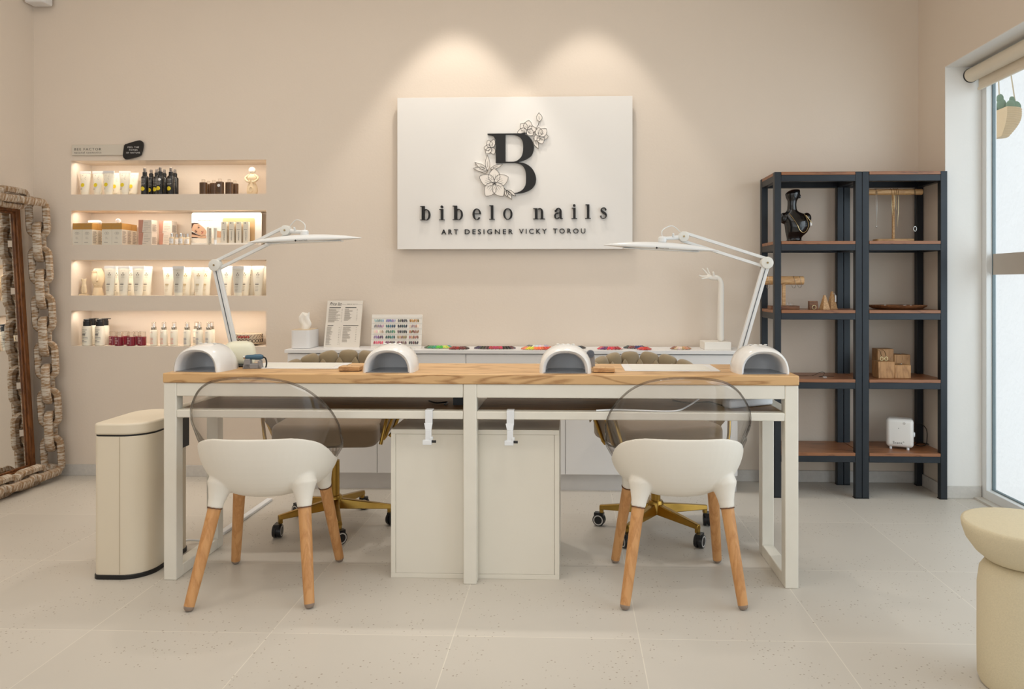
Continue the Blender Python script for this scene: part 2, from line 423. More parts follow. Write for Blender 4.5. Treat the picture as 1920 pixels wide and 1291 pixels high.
obj('frosted_band', wloc(MB().box(wx+.032, wx+.0335, WY0+.05, WY1-.052, 1.188, 1.297)), mat('taupe_window_film', rgb(196, 186, 174), .6, var=.02), win)
# roller blind
rb = thing('roller_blind', 'cream roller blind rolled up under the head of the glass door', 'blind', (2.125, WY1-.012, 2.247))
o = obj('roll', MB().cyl(.036, -3.3, 0, axis='Y', seg=32), mat('cream_blind_cloth', rgb(232, 220, 200), .85), rb)
obj('bracket', MB().cyl(.038, 0, .011, axis='Y', seg=32), m_black, rb)
obj('blind_cloth', MB().box(.028, .031, -3.28, -.02, -.075, 0).box(.022, .037, -3.28, -.02, -.085, -.07), MATS['cream_blind_cloth'], rb, bevel=.002)
# stucco wall of the passage outside
o = obj('passage_wall', MB().box(3.35, 3.55, -2, 8, -.95, 4.2), m_stucco); o['kind'] = 'structure'
o.name = 'wall_outside'
o = obj('wall_outside_end', MB().box(RIGHT_X+.26, 3.35, 7.4, 7.6, -.95, 4.2), m_stucco); o['kind'] = 'structure'; o.name = 'wall_passage_end'
# hanging basket outside
pc = at(1869, 258, 4.98)
hb = thing('hanging_basket', 'half-round rope basket of prickly pear pads hanging outside the glass door', 'planter', (pc.x, 4.98, pc.z))
def half(r, z, n=14): return [(r*math.sin(PI*k/n)*1.0, -r*math.cos(PI*k/n)*.8, z) for k in range(n+1)]
w = MB(); R = []
for k in range(27):
    t = k/26; z = t*.178; r = .065+.078*math.sin(min(1, t*1.25)*PI/2)
    r += .004 if k % 2 else 0
    R.append(half(r, z))
w.rings(R)
obj('basket', w, mat('rope_straw', rgb(206, 178, 138), .85, var=.2, scale=70, stretch=(1,1,5)), hb)
w = MB(); w.tube([(.02, 0, .175), (.0, 0, .62), (-.02, 0, 1.15)], .004); w.tube([(.125, 0, .175), (.06, 0, .62), (-.01, 0, 1.15)], .004)
obj('rope', w, mat('jute_cord', rgb(200, 184, 156), .9), hb)
w = MB()
for x, y, z, r, a in ((.02,0,.255,.024,.2), (.03,.0,.215,.032,0), (.075,-.02,.205,.030,.3), (.10,0,.245,.020,-.5), (.122,-.01,.205,.026,-.6), (.012,.02,.20,.022,0)):
    M = Matrix.Translation((x, y, z)) @ Matrix.Rotation(a, 4, 'Y')
    b = MB().ball((0,0,0), r, 14, 8, sy=.28, sz=1.25); w.add(b.v, b.f, M)
w.add([(x*.9, y*.9, .17) for x, y, z in half(.14, 0)], [tuple(range(15))])
obj('cactus', w, mat('backlit_cactus_green', rgb(112, 138, 112), .7, var=.2), hb)  # green greyed in the colour to suggest backlight

# small motion sensor in the top left corner
ms = at(65, 0, 4.30)
tag(obj('motion_sensor', MB().prism(rrect(-.06, .06, -.045, .045, .018), 0, .09), m_white, None, (LEFT_X+.075, 4.31, ms.z-.022), bevel=.008), 'white motion sensor high in the left corner of the back wall', 'sensor')

# ------------------------------------------------------------------ wall sign
SP = .0007663
def sg(x, y): return ((x-60)*SP, (1195-y)*SP)
sx0 = X(745, 4.33)
sign = thing('wall_sign', 'large white wall sign with black monogram and shop name in raised letters', 'sign', (sx0, 4.335, at(745, 467, 4.325).z))
obj('sign_board', MB().box(0, 1.365, -.006, .012, 0, .881), mat('sign_white', rgb(236, 232, 226), .55, var=.005), sign, bevel=.001)
for x_ in (.2, 1.145):
    for z_ in (.2, .66): obj('standoff', MB().box(x_, x_+.02, .012, .034, z_, z_+.02), m_chrome, sign)
FY, BY = -.020, -.006
def pl(P): return [sg(*p) for p in P]
def prev(P): return list(reversed(P))
w = MB()
w.strip(pl([(812, 326), (812, 546)]), pl([(885, 326), (885, 546)]), FY-.0003*1, BY)
w.strip(pl([(750, 325), (1010, 325)]), pl([(750, 333), (1010, 333)]), FY-.0003*2, BY)
w.strip(pl([(750, 326), (775, 326), (812, 326)]), pl([(750, 333), (792, 341), (812, 372)]), FY-.0003*3, BY)
w.strip(pl([(812, 538), (970, 538)]), pl([(812, 546), (970, 546)]), FY-.0003*4, BY)
def sp2(P, n=6): return [(p.x, p.y) for p in spline([(a, b) for a, b in P], n)]
w.strip(pl(sp2([(950,325),(1035,334),(1078,366),(1098,412),(1098,450),(1082,490),(1045,518),(1000,535),(950,545)])),
        pl(sp2([(930,332),(975,341),(1005,366),(1018,404),(1018,455),(1008,495),(985,522),(960,535),(930,540)])), FY-.0003*5, BY)
w.strip(pl(sp2([(955,540),(1025,549),(1075,578),(1104,618),(1116,662),(1110,705),(1085,740),(1045,763),(1000,775),(942,778)])),
        pl(sp2([(945,544),(998,556),(1025,582),(1038,618),(1041,664),(1037,712),(1018,745),(992,763),(966,772),(942,775)])), FY-.0003*6, BY)
w.strip(pl([(1000, 326), (1037, 316)]), pl([(1010, 340), (1026, 336)]), FY-.0003*7, BY)
obj('monogram_letter', w, m_print, sign)
# petals: white cut-out with a dark ink outline and veins
fill, ink = MB(), MB()
m_petal = mat('sign_petal_white', rgb(240, 232, 222), .6, var=.01)
def flush():
    global fill, ink
    o = obj('flower_ornament', fill, m_petal, sign); obj('ink_lines', ink, m_print, o); fill, ink = MB(), MB()
PC = [0]
def petal(c, t, wd_, y, blunt=1.0, veins=3, ruffle=0):
    PC[0] += 1; y -= .00035*(PC[0] % 9)
    c = Vector(c); t = Vector(t); d = t-c; n = Vector((-d.y, d.x)).normalized(); P = []
    for sgn in (1, -1):
        rng = range(0, 13) if sgn == 1 else range(11, 0, -1)
        for k in rng:
            q = k/12; wv = math.sin(PI*q**(.85 if blunt else 1.1))**(.75 if blunt > .9 else 1.1)*wd_/2
            wv *= 1+ruffle*math.sin(q*23+sgn)
            P.append(c+d*q+n*wv*sgn)
    A = pl([(p.x, p.y) for p in P])
    # fan fill
    cc = sum((Vector(a) for a in A), Vector((0, 0)))/len(A)
    vs = [(cc.x, y, cc.y)]+[(a[0], y, a[1]) for a in A]+[(a[0], BY, a[1]) for a in A]; m = len(A)
    fs = [(0, 1+(k+1) % m, 1+k) for k in range(m)]+[(1+k, 1+(k+1) % m, 1+m+(k+1) % m, 1+m+k) for k in range(m)]
    fill.add(vs, fs)
    ink.tube([(a[0], y-.0008, a[1]) for a in A], .0009, 4, closed=True)
    for j in range(veins):
        o = (j-(veins-1)/2)*.35
        L_ = [c+d*q+n*(math.sin(PI*q)*wd_/2*o) for q in (.22, .34, .48, .62-.1*abs(o))]
        L_ = pl([(p.x, p.y) for p in L_]); ink.tube([(a[0], y-.0006, a[1]) for a in L_], [.00055, .0005, .0004, .0002], 4)
fl = (803, 700)
for t in ((800, 588), (690, 648), (908, 652), (736, 796), (868, 798)): petal(fl, t, 88, -.024, 1, 4)
for k in range(16):
    a = k*2.4; r = 3+k*1.0; p = sg(fl[0]+r*math.cos(a), fl[1]+r*math.sin(a)); ink.ball((p[0], -.0272, p[1]), .0018, 6, 4)
for t in ((748, 484), (652, 540), (642, 585), (700, 612)): petal((752, 604), t, 34, -.017, .5, 2)
petal((770, 592), (868, 556), 26, -.0225, .5, 2)
flush()
for t, wd_ in (((1000, 250), 60), ((1062, 225), 66), ((1120, 290), 55), ((975, 318), 50), ((1095, 335), 52)): petal((1048, 300), t, wd_, -.014, 1, 3, .08)
for t, wd_ in (((1135, 280), 55), ((1195, 290), 60), ((1208, 350), 55), ((1165, 402), 58), ((1105, 375), 50)): petal((1140, 345), t, wd_, -.016, 1, 3, .08)
petal((1142, 236), (1138, 168), 44, -.015, .5, 2)
ink_l = [(1140,238),(1132,265),(1115,292)]; ink.tube([(a[0], -.022, a[1]) for a in pl(ink_l)], .0015, 5); petal((1098, 360), (1135, 440), 34, -.011, .5, 2)
flush()
for t, wd_ in (((752, 372), 44), ((800, 365), 40), ((722, 430), 44), ((738, 475), 40), ((800, 478), 44)): petal((775, 430), t, wd_, -.012, 1, 2, .1)
flush()
for t in ((935, 822), (895, 800), (965, 795)): petal((893, 752), t, 32, -.021, .5, 1)
for L_ in ([(862,728),(880,742),(895,756)], [(905,760),(935,785),(960,797)]):
    L_ = pl(L_); ink.tube([(a[0], -.022, a[1]) for a in L_], .0017, 5)
flush()
# "bibelo nails" in high-contrast serif letters
def ell(cx, cz, rx, rz, a0, a1, n=20): return [(cx+rx*math.cos(math.radians(a0+(a1-a0)*k/n)), cz+rz*math.sin(math.radians(a0+(a1-a0)*k/n))) for k in range(n+1)]
def ring(L_, cx, cz, rx, rz, tx, tz, a0=0, a1=360): L_.append((ell(cx, cz, rx, rz, a0, a1), ell(cx, cz, rx-tx, rz-tz, a0, a1)))
def rct(L_, x0, x1, z0, z1): L_.append(([(x0, z1), (x1, z1)], [(x0, z0), (x1, z0)]))
def glyph(ch):
    L_ = []
    if ch == 'b': rct(L_, 12, 34, 0, 107); rct(L_, 0, 20, 103, 107); rct(L_, 0, 14, 0, 4); ring(L_, 45, 41, 32, 42, 13, 3.5)
    if ch == 'i': rct(L_, 13, 31, 0, 82); rct(L_, 2, 20, 78, 82); rct(L_, 0, 42, 0, 3.5); L_.append((ell(21, 100, 9.5, 9.5, 0, 180), ell(21, 100, 9.5, 9.5, 0, -180)))
    if ch == 'l': rct(L_, 13, 31, 0, 107); rct(L_, 2, 20, 103, 107); rct(L_, 0, 42, 0, 3.5)
    if ch == 'o': ring(L_, 35, 41, 35, 43, 14, 3.5)
    if ch == 'e':
        ring(L_, 33, 41, 32, 43, 13, 3.5, 2, 180); ring(L_, 33, 41, 32, 43, 15, 3.5, 180, 325); rct(L_, 14, 60, 43, 47)
    if ch == 'n':
        rct(L_, 13, 32, 0, 82); rct(L_, 0, 20, 78, 82); rct(L_, 0, 40, 0, 3.5); rct(L_, 57, 75, 0, 55); rct(L_, 47, 88, 0, 3.5)
        ring(L_, 50, 52, 25, 31, 17, 4, 0, 130)
    if ch == 'a':
        rct(L_, 42, 59, 8, 58); ring(L_, 35, 56, 24, 27, 15, 4, 0, 165); ring(L_, 24, 22, 22, 23, 13, 4, 60, 330); rct(L_, 20, 46, 44, 47.5)
        L_.append((ell(14, 60, 8, 8, 0, 180), ell(14, 60, 8, 8, 0, -180))); ring(L_, 58, 12, 14, 13, 13, 4, 190, 320)
    if ch == 's':
        c = sp2([(47,66),(40,77),(27,81),(13,74),(10,60),(24,47),(40,36),(47,20),(38,5),(24,1),(10,5),(3,18)], 4); n = len(c); A, B = [], []
        for i, p in enumerate(c):
            t = (Vector(c[min(i+1, n-1)])-Vector(c[max(i-1, 0)])).normalized(); nn = Vector((-t.y, t.x))
            hw = 2.0+6.5*math.exp(-((i/(n-1)-.48)/.17)**2); A.append(tuple(Vector(p)+nn*hw)); B.append(tuple(Vector(p)-nn*hw))
        L_.append((A, B)); L_.append((ell(43, 66, 5, 6, 0, 180), ell(43, 66, 5, 6, 0, -180))); L_.append((ell(7, 17, 5, 6, 0, 180), ell(7, 17, 5, 6, 0, -180)))
    return L_
for ch, x in zip('bibelonails', (238, 382, 485, 635, 762, 868, 1095, 1250, 1383, 1486, 1597)):
    w = MB(); base = 976-(x-238)*.0065
    for gi, (A, B) in enumerate(glyph(ch)):
        w.strip([sg(x+a, base-b) for a, b in A], [sg(x+a, base-b) for a, b in B], -.022-.0003*gi, -.006)
    obj('letter', w, m_print, sign)
w = MB(); words = (('ART', 398, 525), ('DESIGNER', 576, 940), ('VICKY', 988, 1196), ('TOROU', 1245, 1487))
for s, a, b in words:
    p, q = sg(a, 1083-(a-398)*.006), sg(b, 1046-(a-398)*.006)
    text(w, s, p[0], q[0], p[1], q[1], -.014, -.006, 1.45)
obj('subtitle_lettering', w, m_print, sign)

# small brand plate and dark badge above the niches
p = at(134.5, 291, 4.36)
bp_ = thing('brand_plate', 'pale plate with small dark lettering above the top wall niche', 'sign', (p.x, 4.367, p.z))
m_plate = mat('frosted_plate', rgb(214, 205, 190), .5, var=.01)
obj('plate', MB().box(0, .315, -.007, 0, 0, .062), m_plate, bp_, bevel=.001)
w = MB(); k = .0032/4.364
text(w, 'BEE FACTOR', 22*k, 245*k, 38*k, 58*k, -.0074, None, 1.25); text(w, 'natural cosmetics', 22*k, 245*k, 14*k, 30*k, -.0074, None, 1.25)
obj('lettering', w, m_print, bp_)
pc = at(251, 281.5, 4.36); k = .0032/4.364
bd = thing('slogan_badge', 'black rounded badge with white slogan at the right end of the pale plate', 'sign', (pc.x, 4.360, pc.z))
P = [(-85,62),(60,-76),(75,-68),(84,-40),(70,40),(52,58),(-30,78),(-75,74)]
P = sp2([(-82,-58),(-60,-76),(-20,-70),(52,-48),(70,-25),(84,48),(66,74),(38,76),(-48,52),(-72,38),(-84,-30)]+[(-82,-58)], 4)[:-1]
obj('badge_plate', MB().prism([(a*k, b*k) for a, b in P], -.008, -.001, 'XZ'), m_black, bd)
w = MB(); text(w, 'FEEL THE', -44*k, 50*k, 16*k, 28*k, -.0085, None, 1.15); text(w, 'POWER', -32*k, 38*k, -6*k, 6*k, -.0085, None, 1.15); text(w, 'OF NATURE', -56*k, 58*k, -28*k, -16*k, -.0085, None, 1.15)
obj('lettering', w, m_white, bd)
# ------------------------------------------------------------------ manicure table
TX0, TX1, TY0, TY1, TZ = -1.567, .852, 2.832, 3.222, .797
tb = thing('manicure_table', 'long narrow white steel table with thick oak top in the middle of the room', 'table', ((TX0+TX1)/2, (TY0+TY1)/2, 0))
def tl(mb):
    cx, cy = (TX0+TX1)/2, (TY0+TY1)/2; mb.v = [(x-cx, y-cy, z) for x, y, z in mb.v]; return mb
obj('tabletop', tl(MB().box(TX0-.002, TX1+.002, TY0-.004, TY1+.004, .760, TZ)), m_oak, tb, bevel=.004)
S = .05; XC = -.408
for x, s in ((TX0, S), (XC, .051), (TX1-S, S)):
    for y in ((TY0, TY1-S) if x != XC else (TY0,)): obj('leg', tl(MB().box(x, x+s, y, y+S, 0, .7595)), white_metal, tb, bevel=.003)
    if x != XC: obj('foot_beam', tl(MB().box(x+.0008, x+s-.0008, TY0+S, TY1-S, 0, .045)), white_metal, tb, bevel=.003)
    obj('side_rail', tl(MB().box(x+.0008, x+s-.0008, TY0+S, TY1-S, .71, .7595)), white_metal, tb, bevel=.003)
    obj('side_rail', tl(MB().box(x+.0008, x+s-.0008, TY0+S, TY1-S, .626, .656)), white_metal, tb, bevel=.003)
for a, b in ((TX0+S, XC-.0012), (XC+.051, TX1-S)):
    for y in (TY0, TY1-S):
        obj('rail', tl(MB().box(a, b, y+.0008, y+S-.0008, .708, .7595)), white_metal, tb, bevel=.003)
        obj('rail', tl(MB().box(a, b, y+.0008, y+S-.0008, .626, .656)), white_metal, tb, bevel=.003)
    obj('under_shelf', tl(MB().box(a+.001, b-.001, TY0+S+.001, TY1-S-.001, .640, .6555)), wood('shaded_shelf_wood', rgb(100, 72, 44), rgb(146, 112, 72), 'X', 2, .5, 3), tb)  # wood colour darkened to put in the shade below the tabletop

# two white holders clipped over the lower rail
for i, u in enumerate((805, 957.5)):
    x = X(u, TY0)
    h = thing('rail_hook', ['white plastic hook clipped on the lower table rail, left of the centre leg', 'white plastic hook clipped on the lower table rail, right of the centre leg'][i], 'hook', (x, TY0-.001, .662), group='hooks on the table rail')
    w = MB(); w.box(-.015, .013, -.004, .03, -.004, .0); w.box(-.015, .013, -.006, 0, -.055, 0)
    w.add([(-.019,-.007,-.05),(.013,-.007,-.05),(.010,-.012,-.075),(-.013,-.012,-.075),(-.019,-.001,-.05),(.013,-.001,-.05),(.010,-.006,-.075),(-.013,-.006,-.075)], [(0,3,2,1),(4,5,6,7),(0,1,5,4),(1,2,6,5),(2,3,7,6),(3,0,4,7)])
    w.box(-.013, .010, -.013, -.006, -.115, -.075); w.box(-.022, .012, -.02, -.006, -.13, -.112); w.box(.006, .016, -.02, -.006, -.112, -.10)
    obj('hook_body', w, mat('white_plastic', rgb(236, 238, 240), .35, var=.01), h, bevel=.0015)
    obj('clip_screw', MB().cyl(.005, 0, .016, (.012, -.013, -.118), 12, 'X'), m_black, h)

# power strip and cables on the under shelf, right end
m_wplastic = MATS['white_plastic']
ps = thing('power_strip', 'white multi-socket power strip lying on the shelf under the right end of the table', 'power strip', (.70, 2.99, .6575), .5)
obj('strip_body', MB().box(-.11, .11, -.026, .026, 0, .034), m_wplastic, ps, bevel=.008)
obj('plug', MB().cyl(.021, 0, .045, (-.06, 0, .034), 20, 'Z', .006), m_wplastic, ps)
obj('cable', MB().tube(spline([(-.06, 0, .08), (-.10, .0, .088), (-.17, .03, .06), (-.25, .05, .012), (-.34, .02, .003), (-.44, .08, .003), (-.52, .14, .003), (-.60, .16, .003)], 10), .0032), m_wplastic, ps)
w = MB().tube(spline([(.42, 3.10, .661), (.48, 3.03, .661), (.56, 3.06, .661), (.60, 2.98, .661), (.62, 3.08, .661)], 8), .0028)
tag(obj('black_cable', w, m_black), 'thin black cable lying on the table under shelf by the power strip', 'cable')
w = MB().tube(spline([(-.58, 3.05, .661), (-.54, 3.0, .661), (-.50, 3.02, .661), (-.50, 2.96, .661)], 8), .0032); w.box(-.47, -.43, 2.98, 3.03, .6555, .685)
tag(obj('black_adapter_cable', w, m_black), 'black adapter and cable on the under shelf just left of the centre leg', 'cable')

# white trunking on the floor with a cable loop
p0, p1 = atz(414, 1003, 0), atz(506, 938, 0)
d = (p1-p0); L_ = d.length; a = math.atan2(d.y, d.x)
tr = thing('cable_trunking', 'white cable trunking strip on the floor behind the left end of the table', 'cable cover', (p0.x, p0.y, 0), a)
obj('cover_strip', MB().box(0, L_, -.015, .015, 0, .014), m_wplastic, tr, bevel=.003)
obj('cable', MB().tube(spline([(0, 0, .006), (-.08, .03, .005), (-.13, .09, .02), (-.16, .16, .01), (-.12, .24, .005)], 6), .0045), m_wplastic, tr)

# white drawer unit under the middle
bx = thing('storage_cabinet', 'white storage cabinet under the middle of the table, its plain back to the viewer', 'cabinet', (-.371, 3.102, 0))
w = MB(); W2 = .327
w.box(-W2, W2, -.215, .215, .558, .576); w.box(-W2, W2, -.215, .215, 0, .018); w.box(-W2, -W2+.018, -.215, .215, .018, .558); w.box(W2-.018, W2, -.215, .215, .018, .558)
obj('carcass', w, m_offwhite, bx, bevel=.001)
obj('back_panel', MB().box(-W2+.019, W2-.019, -.213, -.205, .019, .557), m_offwhite, bx)
for k in range(3):
    dr = obj('drawer', MB().box(-W2+.02, W2-.02, .18, .214, .022+k*.18, .022+k*.18+.174), m_offwhite, bx, bevel=.001)
    obj('handle', MB().box(-.06, .06, .214, .226, .10+k*.18, .11+k*.18), m_chrome, dr)

# pedal bin
bn = thing('pedal_bin', 'slim cream pedal bin with black base ring left of the table', 'bin', (-1.745, 3.0, 0))
def binp(o=0.0):
    P = []
    for cx, cy, r, a0, a1 in ((-.075,-.145,.025,PI,1.5*PI), (.005,-.07,.10,1.5*PI,2*PI), (.055,.13,.05,0,.5*PI), (-.015,.09,.09,.5*PI,PI)):
        for k in range(9):
            a = a0+(a1-a0)*k/8; P.append((cx+(r+o)*math.cos(a), cy+(r+o)*math.sin(a)))
    return P
m_bin = mat('cream_enamel', rgb(226, 214, 192), .42, var=.01)
obj('body', MB().prism(binp(-.001), .017, .551), m_bin, bn, bevel=.001)
obj('base_ring', MB().prism(binp(.003), 0, .017), m_black, bn, bevel=.002)
obj('rubber_seal', MB().prism(binp(-.003), .551, .557), m_black, bn)
obj('lid', MB().prism(binp(.002), .557, .601), m_bin, bn, bevel=.008, seg=4)
obj('seam', MB().box(.0052, .0066, -.1705, -.1695, .02, .55), mat('bin_seam', rgb(196, 182, 158), .5), bn)
obj('hinge', MB().box(.1055, .1155, .09, .15, .45, .575), m_black, bn, bevel=.004)

# ------------------------------------------------------------------ clear-backed tub chairs
def make_tub_chair():
    t = thing('tub_chair', '-', 'chair')
    N_ = 64
    def rimz(a):  # height of the white rim by direction, a = -90 deg is the back
        d = abs((math.degrees(a)+90+180) % 360-180)    # 0 back .. 180 front
        keys = [(0,.597),(36,.597),(58,.568),(80,.510),(100,.470),(118,.474),(130,.480),(150,.455),(180,.44)]
        for (a0, z0), (a1, z1) in zip(keys, keys[1:]):
            if d <= a1: q = (d-a0)/(a1-a0); q = q*q*(3-2*q); return z0+(z1-z0)*q
        return keys[-1][1]
    rimz0 = rimz
    def rimz(a): return sum(rimz0(a+math.radians(o)) for o in (-10, -7, -3.5, 0, 3.5, 7, 10))/7
    def prof(tt):  # radius factor and height factor from bottom centre to rim
        a = tt*PI/2
        return math.sin(a)**.62, 1-math.cos(a)**1.1
    def shell(off):
        R = []
        for j in range(1, 15):
            tt = j/14; r, h = prof(tt); ring_ = []
            for k in range(N_):
                a = 2*PI*k/N_; ca, sa = math.cos(a), math.sin(a); e = 2.5
                q = (abs(ca)**e+abs(sa)**e)**(-1/e)
                zr = rimz(a); ax = .232-off; ay = (.215 if sa < 0 else .205)-off
                flare = 1+.05*h
                ring_.append((ca*q*ax*r*flare, sa*q*ay*r*flare-.005, .352+off+(zr-.352-(off if tt < 1 else off))*h))
            R.append(ring_)
        return R
    A = shell(0); B = shell(.010)
    w = MB(); w.rings(A, cap=False); w.rings(B, cap=False)
    n = len(A)*N_
    # close bottoms and join the rims
    w.f.append(tuple(range(N_-1, -1, -1))); w.f.append(tuple(n+k for k in range(N_)))
    lo, li = (len(A)-1)*N_, n+(len(A)-1)*N_
    w.f += [(lo+k, lo+(k+1) % N_, li+(k+1) % N_, li+k) for k in range(N_)]
    w.f = [tuple(reversed(f)) if all(n <= i < 2*n for i in f) else f for f in w.f]
    legs = [((-.212, -.225), (-.155, -.135)), ((.205, -.215), (.165, -.135)), ((-.215, .225), (-.168, .140)), ((.205, .235), (.168, .140))]
    for (fx_, fy), (tx, ty) in legs:
        foot = Vector((fx_, fy, 0)); top = Vector((tx, ty, .335)); dr = (top-foot).normalized()
        P = [top+dr*q for q in (-.002, .025, .055, .085, .12)]; w.tube(P, [.0255, .029, .037, .049, .040], 20)
    sh = obj('shell', w, mat('white_matt_plastic', rgb(238, 232, 220), .5, var=.006), t, ang=60)
    rm = sh.modifiers.new('remesh', 'REMESH'); rm.mode = 'VOXEL'; rm.voxel_size = .0034; rm.use_smooth_shade = True
    sm = sh.modifiers.new('smooth', 'SMOOTH'); sm.factor = .5; sm.iterations = 14
    for (fx_, fy), (tx, ty) in legs:
        foot = Vector((fx_, fy, 0)); top = Vector((tx, ty, .335)); dr = (top-foot).normalized()
        f = dr*(1/dr.z)
        lg = obj('leg', MB().tube([f*.016+foot, foot+f*.06, foot+f*.335], [.0178, .0188, .0232], 24), m_beech, t)
        obj('foot_tip', MB().tube([foot+f*.0005, foot+f*.003, foot+f*.009, foot+f*.016], [.006, .012, .0165, .0178], 24), mat('grey_brown_rubber', rgb(150, 132, 118), .6), lg)
        obj('leg_ring', MB().tube([top-dr*.004, top-dr*.001], [.0262, .0262], 24), mat('brown_gasket', rgb(96, 60, 36), .6), lg)
    # clear tub: back, arms and seat
    def rimc(d):
        keys = [(0,.817),(22,.812),(40,.788),(54,.735),(68,.665),(82,.598),(96,.548),(110,.512),(124,.495),(138,.488),(155,.462),(180,.448)]
        for (a0, z0), (a1, z1) in zip(keys, keys[1:]):
            if d <= a1: q = (d-a0)/(a1-a0); return z0+(z1-z0)*q
        return .448
    def rims(d): return sum(rimc(abs(d+o) if d+o < 180 else 360-d-o) for o in (-9,-6,-3,0,3,6,9))/7
    G = []; cols = 96; rows = 24
    for j in range(rows+1):
        row = []
        for k in range(cols):
            a = 2*PI*k/cols; ca, sa = math.cos(a), math.sin(a); d = abs((math.degrees(a)+90+180) % 360-180)
            q = (abs(ca)**2.5+abs(sa)**2.5)**(-1/2.5); zr = max(rims(d), rimz(a)+.004); zw = rimz(a); tt = j/rows
            if tt < .25: s_ = tt/.25; r = .72*s_; z = .428+.02*s_**3
            elif tt < .45: s_ = (tt-.25)/.20; r = .72+.22*s_**.8; z = .448+(zw-.008-.448)*s_
            else: s_ = (tt-.45)/.55; r = .94; z = zw-.008+(zr-zw+.008)*s_
            fl_ = max(0, z-zw); side = abs(ca)**1.5; up = min(1, fl_/.10); front = 1 if d < 105 else max(0, 1-(d-105)/50)**.7; up = min(1, s_*1.3*(tt > .45))*max(up, .8*(d > 88)) if d > 70 else up
            gx = .232*1.05*(r+(.17*up**.8)*side*front-.10*max(0, (z-.68)/.14)*(abs(ca)**1.2))
            ay = .215*1.05 if sa < 0 else .205*1.05
            gy = sa*q*ay*r-.005-(.045*min(1, fl_/.20)*abs(sa) if sa < 0 else 0)
            row.append((ca*q*gx, gy, z))
        G.append(row)
    c0 = len(G[0]); w = MB(); vs = [p for r in G[1:] for p in r]; vs.append((0, -.005, .428)); fs = []
    for j in range(rows-1):
        for k in range(cols):
            l = (k+1) % cols; fs.append((j*c0+k, j*c0+l, (j+1)*c0+l, (j+1)*c0+k))
    for k in range(cols): fs.append((len(vs)-1, (k+1) % cols, k))
    w.add(vs, fs)
    bk = obj('clear_backrest', w, m_clear, t, ang=80)
    so = bk.modifiers.new('solid', 'SOLIDIFY'); so.thickness = .006; so.offset = 0
    obj('rim', MB().tube([Vector(p) for p in G[-1]], .0040, 8, closed=True), m_rim, bk, ang=80)
    bp_ = bk; return t
tub = make_tub_chair()
place(tub, (-1.137, 2.803, 0), math.radians(4), 'white tub chair with clear backrest and beech legs at the left half of the table', 'clear-backed chairs at the table')
place(tub, (.398, 2.855, 0), math.radians(0.5), 'white tub chair with clear backrest and beech legs at the right half of the table', 'clear-backed chairs at the table')

